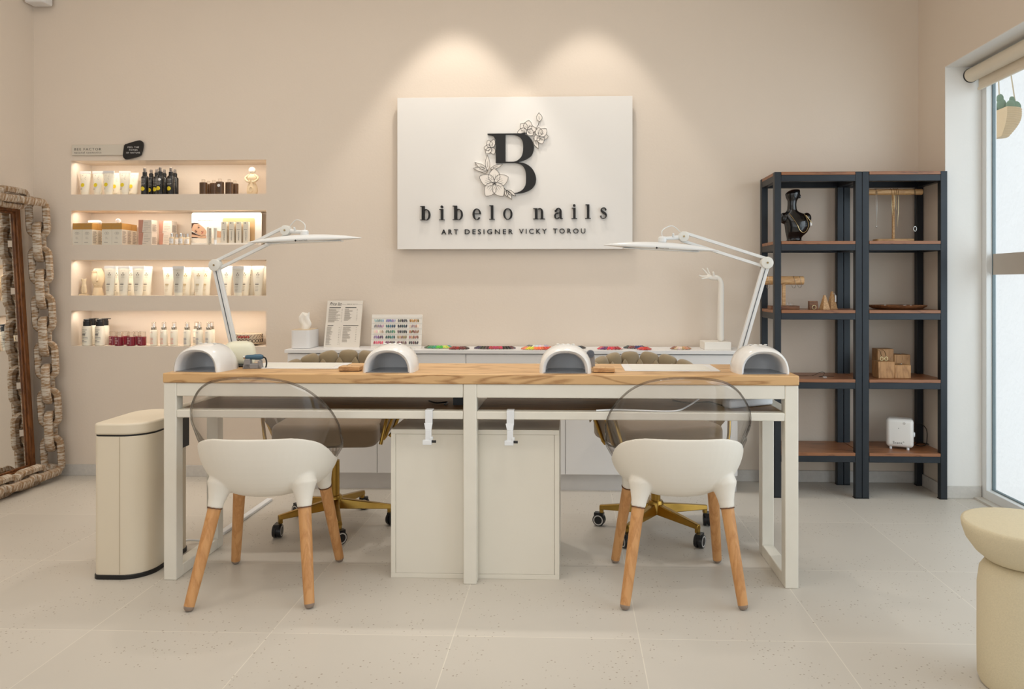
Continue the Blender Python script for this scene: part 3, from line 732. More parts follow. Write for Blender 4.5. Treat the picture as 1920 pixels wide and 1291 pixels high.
# ------------------------------------------------------------------ braided swivel chairs
m_velvet = mat('taupe_velvet', rgb(146, 128, 98), .8, var=.10, scale=18, sheen=.35)
m_dvelvet = mat('taupe_velvet_seat', rgb(134, 114, 90), .8, var=.08, scale=18, sheen=.3)
m_tyre = mat('caster_black', rgb(18, 20, 24), .35)
m_ringw = mat('caster_ring', rgb(200, 198, 194), .5)
def make_swivel():
    t = thing('swivel_chair', '-', 'chair')
    st = MB(); st.lathe([(.032, .085), (.036, .09), (.036, .135), (.03, .145)], seg=24)
    obj('hub', st, m_gold, t)
    for k in range(5):
        a = 2*PI*k/5; M = Matrix.Rotation(a, 4, 'Z')
        w = MB(); w.add([(.02,-.022,.085),(.02,.022,.085),(.265,.012,.078),(.265,-.012,.078),(.02,-.014,.132),(.02,.014,.132),(.265,.009,.098),(.265,-.009,.098)],
                        [(0,1,2,3),(7,6,5,4),(4,5,1,0),(5,6,2,1),(6,7,3,2),(7,4,0,3)], M)
        w.box(.247, .265, -.0095, .0095, .060, .098, M)
        lg = obj('base_leg', w, m_gold, t, bevel=.003)
        ca = Vector((.268*math.cos(a), .268*math.sin(a), 0)); ya = a+1.1+k
        Mc = Matrix.Translation(ca) @ Matrix.Rotation(ya, 4, 'Z')
        w = MB(); w.lathe([(.004,-.019),(.027,-.019),(.029,-.014),(.029,-.004),(.024,-.003),(.024,.003),(.029,.004),(.029,.014),(.027,.019),(.004,.019)], (0, 0, .0295), 28, axis='Y', M=Mc)
        w.box(-.022, .022, -.013, .013, .036, .062, Mc)
        cs = obj('caster', w, m_tyre, lg)
        w = MB()
        for s_ in (-1, 1):
            w.strip([(.0235*math.cos(q*PI/14), .0295+.0235*math.sin(q*PI/14)) for q in range(28)], [(.0185*math.cos(q*PI/14), .0295+.0185*math.sin(q*PI/14)) for q in range(28)], s_*.0196, s_*.0185, closed=True, M=Mc)
        obj('caster_ring', w, m_ringw, cs)
    obj('column', MB().cyl(.022, .13, .31, seg=24), m_gold, t)
    obj('gas_lift', MB().cyl(.014, .30, .40, seg=20), m_chrome, t)
    w = MB().box(-.07, .07, -.07, .07, .398, .412); w.tube([(-.05, .02, .405), (-.13, -.02, .395), (-.235, -.10, .345)], .006, 8)
    obj('lever', w, m_gold, t)
    obj('seat', MB().prism(rrect(-.235, .235, -.235, .225, .06, 8), .412, .515), m_dvelvet, t, bevel=.028, seg=5)
    # barrel back shell
    def arc(a, r, sy=1.0): return (r*math.sin(a), r*math.cos(a)*sy)
    w = MB(); R = []
    for k in range(41):
        a = math.radians(-118+236*k/40); f = 1-abs(a)/math.radians(118)
        zt = .545+.165*min(1, f*1.9)**.7; sec = []
        for z, r in ((.44, .255), (.48, .285), (zt-.03, .315), (zt, .305), (zt, .285), (.5, .262), (.44, .243)):
            x, y = arc(a, r, .95); sec.append((x, y, z))
        R.append(sec)
    w.rings(R); obj('back_shell', w, m_dvelvet, t, ang=70)
    # plump braid: upper lobes with a row of wedge lobes between them
    w = MB(); nl = 11
    for k in range(nl):
        q = (k-(nl-1)/2)/((nl-1)/2); a = math.radians(84)*q; x, y = arc(a, .300, .95)
        zt = .805-.115*abs(q)**2.2; sgn = -1 if q < 0 else 1
        M = Matrix.Translation((x, y, zt-.085)) @ Matrix.Rotation(-a, 4, 'Z') @ Matrix.Rotation(.20*sgn*(abs(q) > .05)+.3*q, 4, 'Y')
        pr = [(.002,-.115),(.012,-.095),(.026,-.05),(.040,.0),(.049,.038),(.047,.064),(.032,.081),(.002,.086)]
        w.lathe([(p.x, p.y) for p in spline(pr, 4)], seg=24, sx=1, sy=.62, M=M)
    for k in range(nl+1):
        q = (k-nl/2)/(nl/2); a = math.radians(88)*q; x, y = arc(a, .272, .95); zt = .812-.115*abs(q)**2.2
        M = Matrix.Translation((x, y, zt-.15)) @ Matrix.Rotation(-a, 4, 'Z') @ Matrix.Rotation(.25*q, 4, 'Y')
        w.lathe([(p.x, p.y) for p in spline([(.002,-.10),(.034,-.08),(.046,-.04),(.042,.0),(.030,.05),(.015,.090),(.002,.108)], 3)], seg=20, sy=.5, M=M)
    obj('braided_back', w, m_velvet, t, ang=80)
    w = MB()
    for s_ in (-1, 1):
        for a in (112, 96):
            x0, y0 = arc(math.radians(a)*s_, .262, .95); x1, y1 = arc(math.radians(a)*s_, .322, .95)
            w.tube([(x0, y0, .425), (x0*1.05, y0, .44), (x1, y1, .56), (x1, y1, .64)], .008, 10)
    for s_ in (-1, 1): w.tube([(s_*.252, -.205, .425), (s_*.262, -.20, .47), (s_*.288, -.165, .60), (s_*.292, -.13, .63)], .008, 10)
    obj('brass_frame', w, m_gold, t)
    return t
swc = make_swivel()
place(swc, (-1.113, 3.50, 0), math.radians(4), 'taupe braided velvet swivel chair on brass star base, behind the left half of the table', 'swivel chairs between table and sideboard')
place(swc, (.392, 3.47, 0), math.radians(20), 'taupe braided velvet swivel chair on brass star base, behind the right half of the table', 'swivel chairs between table and sideboard')

# ------------------------------------------------------------------ sideboard
SX0, SX1, SY0, SY1, SZ = -1.587, .945, 4.10, 4.355, .776
sb = thing('sideboard', 'long low white sideboard against the back wall behind the table', 'cabinet', ((SX0+SX1)/2, SY0, 0))
c0 = (SX0+SX1)/2
obj('top', MB().box(SX0-c0, SX1-c0, 0, SY1-SY0, .757, SZ), m_white, sb, bevel=.001)
w = MB(); a, b = SX0+.012-c0, SX1-.035-c0
w.box(a, b, .03, SY1-SY0, .09, .7565)
obj('carcass', w, m_white, sb)
obj('plinth', MB().box(a, b, .045, SY1-SY0-.02, 0, .09), mat('plinth_grey', rgb(206, 202, 198), .5), sb)
edges = [a, X(706, SY0)-c0, X(873, SY0)-c0, X(1060, SY0)-c0, X(1215, SY0)-c0, b]
for x0, x1 in zip(edges, edges[1:]):
    obj('door', MB().box(x0+.0015, x1-.0015, .012, .0295, .095, .752), m_white, sb, bevel=.001)

# ------------------------------------------------------------------ metal and wood shelf units
LV = [1.7366, 1.368, 1.001, .633, .243]
HX0, HXM, HX1, HY0, HY1 = 1.086, 1.547, 1.991, 4.030, 4.335
def shelf_unit(x0, x1, label):
    t = thing('shelf_unit', label, 'shelf', ((x0+x1)/2, HY0, 0), group='metal and wood shelf units')
    c = (x0+x1)/2; s = .035; a, b = x0-c, x1-c; D = HY1-HY0
    for x in (a, b-s):
        for y in (0, D-s):
            p_ = obj('post', MB().box(x, x+s, y, y+s, .004, 1.7366), m_steel, t, bevel=.002)
            obj('foot_plate', MB().box(x-.003, x+s+.0, y+.0, y+s, 0, .004), m_black, p_)
    for z in LV:
        zb = z-.0165
        w = MB(); w.box(a+s, b-s, .0006, .0306, zb-.034, zb); w.box(a+s, b-s, D-.0306, D-.0006, zb-.034, zb)
        w.box(a+.002, a+.032, s, D-s, zb-.034, zb); w.box(b-.032, b-.002, s, D-s, zb-.034, zb)
        obj('shelf_frame', w, m_steel, t, bevel=.0015)
        obj('shelf_board', MB().prism([(a+.002, s+.001), (a+s+.001, s+.001), (a+s+.001, -.002), (b-s-.001, -.002), (b-s-.001, s+.001), (b-.002, s+.001), (b-.002, D-s-.001), (b-s-.001, D-s-.001), (b-s-.001, D-.003), (a+s+.001, D-.003), (a+s+.001, D-s-.001), (a+.002, D-s-.001)], zb, z), m_shelfwood, t, bevel=.001)
shelf_unit(HX0, HXM-.0008, 'dark metal shelf unit with wooden boards, the left one standing beside the sideboard')
shelf_unit(HXM+.0008, HX1, 'dark metal shelf unit with wooden boards, in the right corner beside the glass door')
# ------------------------------------------------------------------ stool
st = thing('side_stool', 'cream stone-look mushroom stool in the right foreground', 'stool', (1.285, 2.165, 0))
m_stone = mat('cream_concrete', rgb(216, 203, 172), .9, var=.10, scale=260, bump=.12, bscale=220)
obj('base', MB().lathe([(.085, 0), (.112, .004), (.118, .02), (.119, .10), (.1185, .28), (.113, .325), (.10, .345), (.085, .352)], seg=64), m_stone, st, ang=60)
obj('top', MB().lathe([(.080, .350), (.098, .356), (.125, .378), (.148, .410), (.158, .440), (.160, .455), (.158, .461), (.150, .463), (.0, .464)], seg=64), m_stone, st, ang=60)

# ------------------------------------------------------------------ leaning mirror framed by carved chain
m_chain = bpy.data.materials.new('whitewashed_wood'); m_chain.use_nodes = True
nt = m_chain.node_tree; N = nt.nodes; L = nt.links; p = N['Principled BSDF']; p.inputs['Roughness'].default_value = .8
tc = N.new('ShaderNodeTexCoord'); mp = N.new('ShaderNodeMapping'); mp.inputs['Scale'].default_value = (1, 1, 4.5); L.new(tc.outputs['Object'], mp.inputs[0])
n1 = N.new('ShaderNodeTexNoise'); n1.inputs['Scale'].default_value = 26; n1.inputs['Detail'].default_value = 6; L.new(mp.outputs[0], n1.inputs['Vector'])
r = N.new('ShaderNodeValToRGB'); r.color_ramp.elements[0].position = .42; r.color_ramp.elements[1].position = .60
r.color_ramp.elements[0].color = rgb(150, 120, 88); r.color_ramp.elements[1].color = rgb(200, 188, 172)
L.new(n1.outputs['Fac'], r.inputs[0]); L.new(r.outputs[0], p.inputs['Base Color'])
b = N.new('ShaderNodeBump'); b.inputs['Strength'].default_value = .4; b.inputs['Distance'].default_value = .004; L.new(n1.outputs['Fac'], b.inputs['Height']); L.new(b.outputs[0], p.inputs['Normal'])
MH, MW = 1.66, .98
# local axes: x along the wall (towards the camera = -), y out of the mirror, z up the mirror
mr = thing('floor_mirror', 'tall leaning mirror framed with a whitewashed carved wooden chain, in the left corner', 'mirror', (-3.012, 4.335, .0))
mr.rotation_euler = (0, math.radians(-3.6), 0)
# mirror local: glass faces +x, spans y from -MW to 0
fw = .028
w = MB(); ya, yb = -.150, -MW+.150; za, zb = .10, MH-.10
w.box(-.085, -.066, ya-.0, ya+.034, za-.034, zb+.034); w.box(-.085, -.066, yb-.034, yb, za-.034, zb+.034); w.box(-.085, -.066, yb, ya, zb, zb+.034); w.box(-.085, -.066, yb, ya, za-.034, za)
w.box(-.085, -.076, ya-.012, ya, za, zb); w.box(-.085, -.076, yb, yb+.012, za, zb); w.box(-.085, -.076, yb, ya, zb-.012, zb); w.box(-.085, -.076, yb, ya, za, za+.012)
obj('inner_frame', w, wood('mirror_frame_wood', rgb(84, 48, 24), rgb(130, 82, 44), 'Z', 4, .4, 2), mr, bevel=.003)
mg = mat('silvered_glass', (.90, .90, .88, 1), .02, metal=1, var=0.0)
obj('mirror_glass', MB().box(-.089, -.085, yb-.02, ya+.02, za-.02, zb+.02), mg, mr)
obj('mirror_back', MB().box(-.096, -.0895, yb-.05, ya+.05, za-.05, zb+.05), m_walnut, mr)
def link_mesh(Lh, Wh, th):
    path = []
    for k in range(14):
        a = PI*k/13; path.append((Wh*math.cos(a), 0, Lh+Wh*math.sin(a)))
    for k in range(14):
        a = PI+PI*k/13; path.append((Wh*math.cos(a), 0, -Lh+Wh*math.sin(a)))
    s = th; q = s*.72
    sec = [(s, q*.9), (q*.9, s), (-q*.9, s), (-s, q*.9), (-s, -q*.9), (-q*.9, -s), (q*.9, -s), (s, -q*.9)]
    w = MB(); w.tube(path, 1.0, closed=True, sec=[(a*1.25, b) for a, b in sec], up=(0, 1, 0)); return w
LM = None
cz = lambda i, n, a, b: a+(b-a)*(i+.5)/n
def link(loc, rx, ry, rz):
    global LM
    if LM is None:
        o = obj('chain_link', link_mesh(.060, .043, .0165), m_chain, mr, ang=50); LM = o
    else:
        o = LM.copy(); COL.objects.link(o); o.parent = mr
    o.location = loc; o.rotation_euler = (rx, ry, rz)
nv = 11; cy0, cy1 = -.068, -MW+.068; cx = .0
for yy in (cy0, cy1):
    for i in range(nv): link((cx, yy, cz(i, nv, .075, MH-.065)), 0, 0, (PI/2+.35 if i % 2 else .35))
nh = 7
for zz in (.062, MH-.035):
    for i in range(nh): link((cx, cz(i, nh, cy0-.03, cy1+.03), zz), PI/2, (PI/2+.3 if i % 2 else .3), 0)

# ------------------------------------------------------------------ task lamps
m_lampw = mat('lamp_white', rgb(226, 226, 224), .3, var=.01)
m_lampjoint = mat('lamp_joint', rgb(222, 220, 212), .35, var=.01)
m_screw = mat('brass_screw', rgb(170, 150, 110), .3, metal=1)
def lamp(base, elbow, top, mount, h0, h1, label, arm_y, head_y):
    t = thing('task_lamp', label, 'lamp', base, group='arm lamps on the table')
    L3 = lambda p: Vector(p)-Vector(base)
    b0, e, tp = Vector((0, 0, 0)), L3(elbow), L3(top)
    obj('clamp_base', MB().cyl(.024, .0, .02, seg=28, bev=.005).cyl(.014, .02, .06, seg=20), m_lampw, t)
    def bar(a, b, off, half=.0072, dep=.012, gap=0):
        w = MB(); d = (b-a).normalized(); n = Vector((-d.z, 0, d.x))
        for s_ in (-1, 1):
            w.tube([a+n*off*s_, b+n*off*s_], 1.0, sec=[(half, dep), (-half, dep), (-half, -dep), (half, -dep)], up=n)
        return w
    d = (e-Vector((0,0,.05))).normalized(); n = Vector((-d.z, 0, d.x)); a = Vector((0, 0, .05))
    w = MB(); w.tube([a, e], 1.0, sec=[(.0155, .011), (-.0155, .011), (-.0155, -.007), (.0155, -.007)], up=n)
    ar = obj('lower_arm', w, m_lampw, t, bevel=.002)
    sgn = -1 if n.x*0+1 else 1
    w = MB(); w.tube([a+Vector((0,-.0125,0)), e+Vector((0,-.0125,0))], 1.0, sec=[(.0012, .001), (-.0012, .001), (-.0012, -.002), (.0012, -.002)], up=n)
    obj('arm_groove', w, mat('dark_groove', rgb(70, 74, 80), .6), ar)
    obj('upper_arm', bar(e+Vector((0,.006,0)), tp+Vector((0,.006,0)), .0175, .0062, .008), m_lampw, t, bevel=.0015)
    for nm, p_, r in (('elbow_joint', e, .0255), ('head_joint', tp, .0215)):
        j = obj(nm, MB().cyl(r, -.020, .016, tuple(p_), 36, 'Y', .003), m_lampjoint, t)
        obj('screw', MB().cyl(.004, -.023, -.019, tuple(p_), 12, 'Y'), m_screw, j)
    mo = L3(mount); w = MB(); w.tube([tp+Vector((0,0,.0)), (tp+mo)/2+Vector((0,0,.004)), mo+Vector((0,0,.012))], [.012, .008, .007], 12)
    w.lathe([(.014, -.012), (.017, -.008), (.017, .008), (.012, .014)], tuple(mo+Vector((0,0,.006))), 20); q = (tp+mo)/2
    w.tube([q, q+Vector((0,-.014,.022))], [.006, .004], 8)
    obj('swivel_mount', w, m_lampw, t)
    w = MB(); w.tube(spline([tp+Vector((0,.02,.01)), tp*.5+mo*.5+Vector((0,.01,.055)), mo+Vector((0,0,.045)), mo+Vector((0,0,.015))], 8), .002, 8)
    obj('cable', w, m_lampw, t)
    # head: long blade tapering to both tips
    A, B = L3(h0), L3(h1); d = B-A; ln = d.length; R = []
    for k in range(25):
        q = k/24; c = A+d*q; f = max(.03, math.sin(PI*q))**.55; hh = .024*max(.03, math.sin(PI*q))**.7; dy = .042*f; up = hh
        R.append([tuple(c+Vector((0, dy*math.cos(z), up*(math.sin(z)*(1.0 if math.sin(z) > 0 else .45))))) for z in [2*PI*m_/20 for m_ in range(20)]])
    w = MB().rings(R); hd = obj('lamp_head', w, m_lampw, t, ang=70)
    w = MB(); c = A+d*.5; w.box(-ln*.33, ln*.33, -.024, .024, -.0108, -.0085); an = math.atan2(d.z, d.x)
    M = Matrix.Translation(c) @ Matrix.Rotation(-an, 4, 'Y'); w.v = [tuple(M @ Vector(v)) for v in w.v]
    obj('light_panel', w, mat('frosted_diffuser', rgb(236, 236, 232), .6), hd)
    w = MB(); tx_ = A+d*.51; kx = .0021
    M2 = Matrix.Translation(tx_+Vector((0, -.0432, -.004))) @ Matrix.Rotation(-an, 4, 'Y')
    text(w, 'Crystal Nails', -.022, .022, -.0025, .004, 0, None, 1.0, M2, .25)
    w.add([(-.032,0,.001),(-.027,0,-.004),(-.022,0,.001),(-.027,0,.006)], [(0,1,2,3)], M2)
    obj('brand_print', w, m_print, hd)
    return t
yb_ = 3.192
eb = at(405, 497, yb_); tp = at(537, 432, yb_-.03); mn = at(571, 440, yb_-.06)
lb = at(441, 655, yb_); lamp((lb.x, yb_, TZ), eb, tp, mn, at(465, 454.5, yb_-.06), at(677, 446, yb_-.06), 'white arm lamp on the left end of the table, its head pointing right', 0, 0)
eb = at(1437, 492.5, yb_); tp = at(1281, 443.5, yb_-.03); mn = at(1242, 452, yb_-.06)
lb = at(1388, 655, yb_); lamp((lb.x, yb_, TZ), eb, tp, mn, at(1132, 459, yb_-.06), at(1347, 470, yb_-.06), 'white arm lamp on the right end of the table, its head pointing left', 0, 0)

# ------------------------------------------------------------------ nail drying lamps
m_gloss = mat('glossy_white_plastic', rgb(236, 233, 228), .18, var=.005, coat=.3)
m_inner = mat('grey_reflector', rgb(232, 232, 232), .4, var=.05)
m_tray = mat('dark_base_plate', rgb(128, 132, 138), .2, metal=.2)
def make_uv():
    t = thing('nail_lamp', '-', 'nail lamp')
    def arch(hw, h, y, lean=0, n=22, e=2.35):
        P = []
        for k in range(n+1):
            a = PI*k/n; c, s_ = math.cos(a), math.sin(a)
            P.append((hw*math.copysign(abs(c)**(2/e), c), y+lean*s_, h*abs(s_)**(2/e)))
        return P
    outer = [arch(.088, .087, 0), arch(.096, .095, .006, .004), arch(.101, .101, .03, .01), arch(.103, .106, .08, .004), arch(.098, .104, .13), arch(.083, .090, .17, -.01), arch(.058, .062, .192, -.015), arch(.02, .02, .200, -.01)]
    inner = [arch(.088, .087, 0), arch(.080, .080, .004, .003), arch(.076, .076, .02), arch(.078, .078, .09), arch(.070, .070, .15), arch(.045, .045, .165), arch(.002, .002, .17)]
    def skin(w, R, flip):
        n = len(R[0]); vs = [p for r in R for p in r]; fs = []
        for i in range(len(R)-1):
            for k in range(n-1):
                f = (i*n+k, i*n+k+1, (i+1)*n+k+1, (i+1)*n+k); fs.append(tuple(reversed(f)) if flip else f)
        w.add(vs, fs)
    w = MB(); skin(w, outer, True); obj('housing', w, m_gloss, t, ang=60)
    w = MB(); skin(w, inner, False); w.v = [(x, y, z) for x, y, z in w.v]; obj('inner_shell', w, m_inner, t, ang=60)
    obj('base_plate', MB().prism([(-.086, .002), (.086, .002), (.097, .03), (.099, .08), (.09, .15), (.05, .192), (-.05, .192), (-.09, .15), (-.099, .08), (-.097, .03)], 0, .003), m_tray, t)
    w = MB()
    for x in (-.03, -.01, .01, .03): w.ball((x, .085, .1055), .007, 12, 6, sz=.35)
    obj('button', w, m_gloss, t, ang=80)
    return t
uv = make_uv()
UVY = 2.868
for u, rz, lab in ((366, -.10, 'glossy white nail lamp at the left end of the table'), (726, 0.0, 'glossy white nail lamp left of the table centre, beside a wooden block'),
                  (1060, 0.0, 'glossy white nail lamp right of the table centre'), (1434, .06, 'glossy white nail lamp at the right end of the table, before the lamp arm')):
    place(uv, (X(u, UVY), UVY, TZ), rz, lab, 'nail lamps on the table')

# nail drill with its handpiece
nd = thing('nail_drill', 'cream rounded nail drill box with black foot behind the leftmost nail lamp', 'nail drill', (X(449, 3.095), 3.098, TZ))
m_cream = mat('cream_plastic', rgb(228, 224, 200), .35, var=.01)
R = []
for z, f, e in ((.008, .80, 4), (.012, .92, 4.5), (.03, 1.0, 4.5), (.055, .99, 4.5), (.075, .94, 4), (.090, .84, 3.4), (.098, .68, 3), (.102, .45, 2.6), (.103, .1, 2)):
    R.append([(.064*f*math.copysign(abs(math.cos(a))**(2/e), math.cos(a)), .050*f*math.copysign(abs(math.sin(a))**(2/e), math.sin(a)), z) for a in [2*PI*k/48 for k in range(48)]])
obj('body', MB().rings(R), m_cream, nd, rot=(0,0,.35), ang=70)
obj('foot', MB().cyl(.055, 0, .009, seg=24), m_black, nd)
obj('cable', MB().tube(spline([(-.005, -.054, .05), (-.01, -.062, .03), (.0, -.060, .012), (.03, -.058, .006), (.06, -.045, .006)], 6), .004).ball((-.005, -.053, .052), .008, 10, 6), m_black, nd)
m_cradle = mat('grey_plastic', rgb(140, 138, 138), .5)
cr = thing('handpiece_cradle', 'grey cradle stand beside the nail drill box', 'stand', (X(474, 3.0), 3.0, TZ), .15)
w = MB(); w.prism([(-.036, 0), (.036, 0), (.028, .02), (-.028, .02)], -.018, .018, 'XZ')
w.prism([(-.036, 0), (-.004, 0), (-.008, .040), (-.028, .040)], -.018, .018, 'XZ'); w.prism([(.022, 0), (.038, 0), (.034, .032), (.024, .032)], -.018, .018, 'XZ')
obj('stand_body', w, m_cradle, cr, bevel=.002)
hp = thing('drill_handpiece', 'blue drill handpiece resting on the grey cradle', 'handpiece', (X(474, 3.0), 3.0, TZ+.046), .15)
w = MB(); w.lathe([(.006, -.028), (.009, -.024), (.010, .0), (.0115, .012), (.0115, .030), (.008, .040)], axis='X', seg=20)
obj('grip', w, mat('petrol_blue', rgb(60, 96, 118), .35), hp)
obj('chuck', MB().lathe([(.003, -.038), (.007, -.036), (.008, -.028)], axis='X', seg=16), m_chrome, hp)
obj('cable', MB().tube(spline([(.040, 0, 0), (.050, 0, -.006), (.054, 0, -.025), (.052, -.004, -.043)], 6), .003), m_black, hp)
cr = thing('drill_stand', 'upright grey stand with round holder right of the third nail lamp', 'stand', (X(1107, 3.10), 3.10, TZ))
w = MB().prism([(-.019, 0), (.019, 0), (.017, .045), (.012, .06), (-.012, .06), (-.017, .045)], -.02, .02, 'XZ')
obj('stand_body', w, m_cradle, cr, bevel=.003)
obj('holder_ring', MB().lathe([(.008, -.024), (.015, -.024), (.016, -.018), (.016, 0), (.008, .002)], (0, 0, .055), 24, axis='Y').cyl(.005, -.027, -.02, (0, 0, .055), 12, 'Y'), mat('dark_grey_plastic', rgb(92, 98, 108), .4), cr)

# work mats and ridged wooden blocks
for i, (x0, x1, y0, y1, lab) in enumerate(((-1.322, -.943, 2.99, 3.205, 'thin white work mat on the left half of the table'), (.213, .587, 2.95, 3.19, 'thin white work mat on the right half of the table'))):
    t = thing('work_mat', lab, 'mat', ((x0+x1)/2, (y0+y1)/2, TZ), group='work mats on the table')
    obj('mat_base', MB().prism(rrect(-(x1-x0)/2, (x1-x0)/2, -(y1-y0)/2, (y1-y0)/2, .008), 0, .003), m_white, t, bevel=.001)
    obj('mat_inset', MB().box(-(x1-x0)/2+.03, (x1-x0)/2-.03, -(y1-y0)/2+.025, (y1-y0)/2-.02, .003, .0036), mat('mat_inlay', rgb(228, 224, 214), .6), t)
def make_block():
    t = thing('wooden_block', '-', 'block')
    w = MB().box(-.042, .042, -.028, .028, .002, .020)
    obj('block_body', w, m_wood, t, bevel=.004)
    w = MB()
    for k in range(18): w.box(-.040+k*.0046, -.0372+k*.0046, -.0295, .0295, .0035, .0185)
    obj('ridges', w, m_wood, t)
    w = MB(); w.box(-.038, .038, -.024, .024, 0, .003)
    obj('felt_pad', w, m_black, t)
    w = MB(); disc(w, 0, 0, .003, 0)
    w = MB().cyl(.003, .0195, .0206, (-.012, -.008, 0), 12).cyl(.003, .0195, .0206, (.006, -.008, 0), 12)
    obj('peg', w, m_walnut, t); return t
bl = make_block()
place(bl, (X(658, 2.93), 2.93, TZ), 0, 'small ridged wooden block on the table left of the second nail lamp', 'ridged wooden blocks on the table')
place(bl, (X(1132, 2.92), 2.92, TZ), 0, 'small ridged wooden block on the table right of the third nail lamp', 'ridged wooden blocks on the table')

# ------------------------------------------------------------------ things on the sideboard
tx = thing('tissue_box', 'white tissue box with a pulled-up tissue at the left end of the sideboard', 'tissue box', (X(562, 4.15), 4.235, SZ))
obj('box', MB().prism(rrect(-.053, .053, -.085, .09, .02), .001, .104), m_white, tx, bevel=.003)
obj('lid_plate', MB().prism(rrect(-.052, .052, -.084, .089, .02), .104, .107), mat('pale_wood_lid', rgb(216, 196, 168), .5), tx)
R = []
for k in range(9):
    q = k/8; z = .105+.088*q; wd_ = .010+.022*math.sin(PI*min(1, q*.75+.12)); R.append([((wd_+.004*math.sin(5*a+q*6))*math.cos(a)+.004*math.sin(q*7), (.010+.006*q+.003*math.cos(4*a+q*5))*math.sin(a), z+.010*math.sin(2*a+1)*q) for a in [2*PI*m_/20 for m_ in range(20)]])
obj('tissue', MB().rings(R), mat('tissue_paper', rgb(244, 240, 232), .9, var=.02), tx, ang=50)

# price list
pa = at(606, 647, 4.26)
pr = thing('price_list', 'upright printed price list leaning on the wall behind the tissue box', 'sign', (pa.x+.105, 4.262, SZ), 0, rot=(math.radians(-14), 0, math.radians(-2)))
PW, PH = .105, .275
obj('board', MB().box(-PW, PW, 0, .006, 0, PH), mat('poster_white', rgb(226, 218, 206), .6, var=.005), pr)
w = MB(); text(w, 'Price list', -.090, -.022, PH-.030, PH-.010, -.0008, None, 1.0, None, .3)
text(w, 'BIBELO NAILS', .012, .075, PH-.024, PH-.019, -.0008, None, 1.4); w.add([(-.02,-.0008,PH-.024),(.008,-.0008,PH-.024),(.008,-.0008,PH-.0234),(-.02,-.0008,PH-.0234)], [(0,1,2,3)])
w.add([(.078,-.0008,PH-.024),(.104,-.0008,PH-.024),(.104,-.0008,PH-.0234),(.078,-.0008,PH-.0234)], [(0,1,2,3)])
for x0, x1, z in ((-.09, -.016, PH-.045), (.004, .076, PH-.045), (-.092, -.055, PH-.151), (.0, .098, PH-.151)):
    bars(w, x0, x1, z, z+.006, 1, -.0008, .55, 3)
obj('headings', w, m_print, pr)
w = MB()
for x0, x1, xp, z0, z1, n, sd in ((-.092, -.020, -.010, PH-.13, PH-.048, 19, 1), (.002, .05, .08, PH-.12, PH-.048, 16, 2), (-.095, -.06, -.018, .012, PH-.155, 22, 3), (.0, .05, .082, .03, PH-.155, 19, 4)):
    bars(w, x0, x1, z0, z1, n, -.0008, .38, sd, None, .5)
    bars(w, xp-.006, xp, z0, z1, n//2, -.0008, .22, sd+9, None, .3)
w.box(-.012, -.0115, -.0008, -.0006, .012, PH-.155)
obj('price_lines', w, m_softprint, pr)
obj('prop', MB().add([(-.05,.006,.20),(.05,.006,.20),(.05,.05,.012),(-.05,.05,.012),(-.05,.008,.20),(.05,.008,.20),(.05,.052,.012),(-.05,.052,.012)], [(0,1,2,3),(7,6,5,4),(0,4,5,1),(1,5,6,2),(2,6,7,3),(3,7,4,0)]), m_white, pr)

# nail colour board
pa, pb = at(695, 648, 4.20), at(790, 648, 4.20)
BW = (pb.x-pa.x)/2
cb = thing('colour_board', 'white sample board with five rows of painted nail tips on the sideboard', 'sample board', ((pa.x+pb.x)/2, 4.20, SZ), 0, rot=(math.radians(-9), 0, 0))
BH = .192
obj('board', MB().box(-BW, BW, 0, .005, 0, BH), mat('board_white', rgb(232, 226, 216), .4, var=.005), cb, bevel=.001)
obj('shelf_strip', MB().box(-BW, BW, -.0012, 0, .016, .018).box(-BW, BW, -.0012, 0, .172, .173).box(-BW, BW, -.0012, 0, .142, .143).box(-BW, BW, -.0012, 0, .111, .112).box(-BW, BW, -.0012, 0, .079, .080).box(-BW, BW, -.0012, 0, .048, .049), m_ringw, cb)
CL = [[(170,196,204),(150,140,190),(60,62,58),(180,130,60)], [(150,130,150),(40,90,110),(50,56,62),(206,176,160)], [(226,196,176),(80,110,90),(44,30,28),(120,64,36)],
      [(110,80,120),(20,90,80),(150,116,60),(150,96,70)], [(190,60,80),(120,70,80),(120,86,60),(60,50,46)]]
tipm = {}
def tipmat(c):
    q = tuple(int(v/24)*24+10 for v in c); nm = 'nail_colour_%02x%02x%02x' % q
    return mat(nm, rgb(*q), .2, coat=.5, var=.02)
def tipmesh(m):
    if m.name not in tipm:
        P = [(.0046*math.cos(2*PI*k/12), .0095*math.sin(2*PI*k/12)*(1 if k < 6 else .9)) for k in range(12)]
        me = MB().prism(P, -.002, 0, 'XZ').mesh('nail_tip'); finish(me, m); tipm[m.name] = me
    return tipm[m.name]
for r_ in range(5):
    for c_ in range(4):
        for k in range(5):
            base = CL[r_][c_]; rd = random.Random(r_*97+c_*13+k)
            sh_ = rd.randint(-45, 55); col = [max(14, min(240, v+sh_+rd.randint(-14, 14))) for v in base]
            o = bpy.data.objects.new('nail_tip', tipmesh(tipmat(col))); COL.objects.link(o); o.parent = cb
            o.location = (-BW+.020+c_*(2*BW-.02)/4+k*.0112, -.0003, .157-r_*.0312); o.rotation_euler = (0, rd.uniform(-.35, .35), 0)

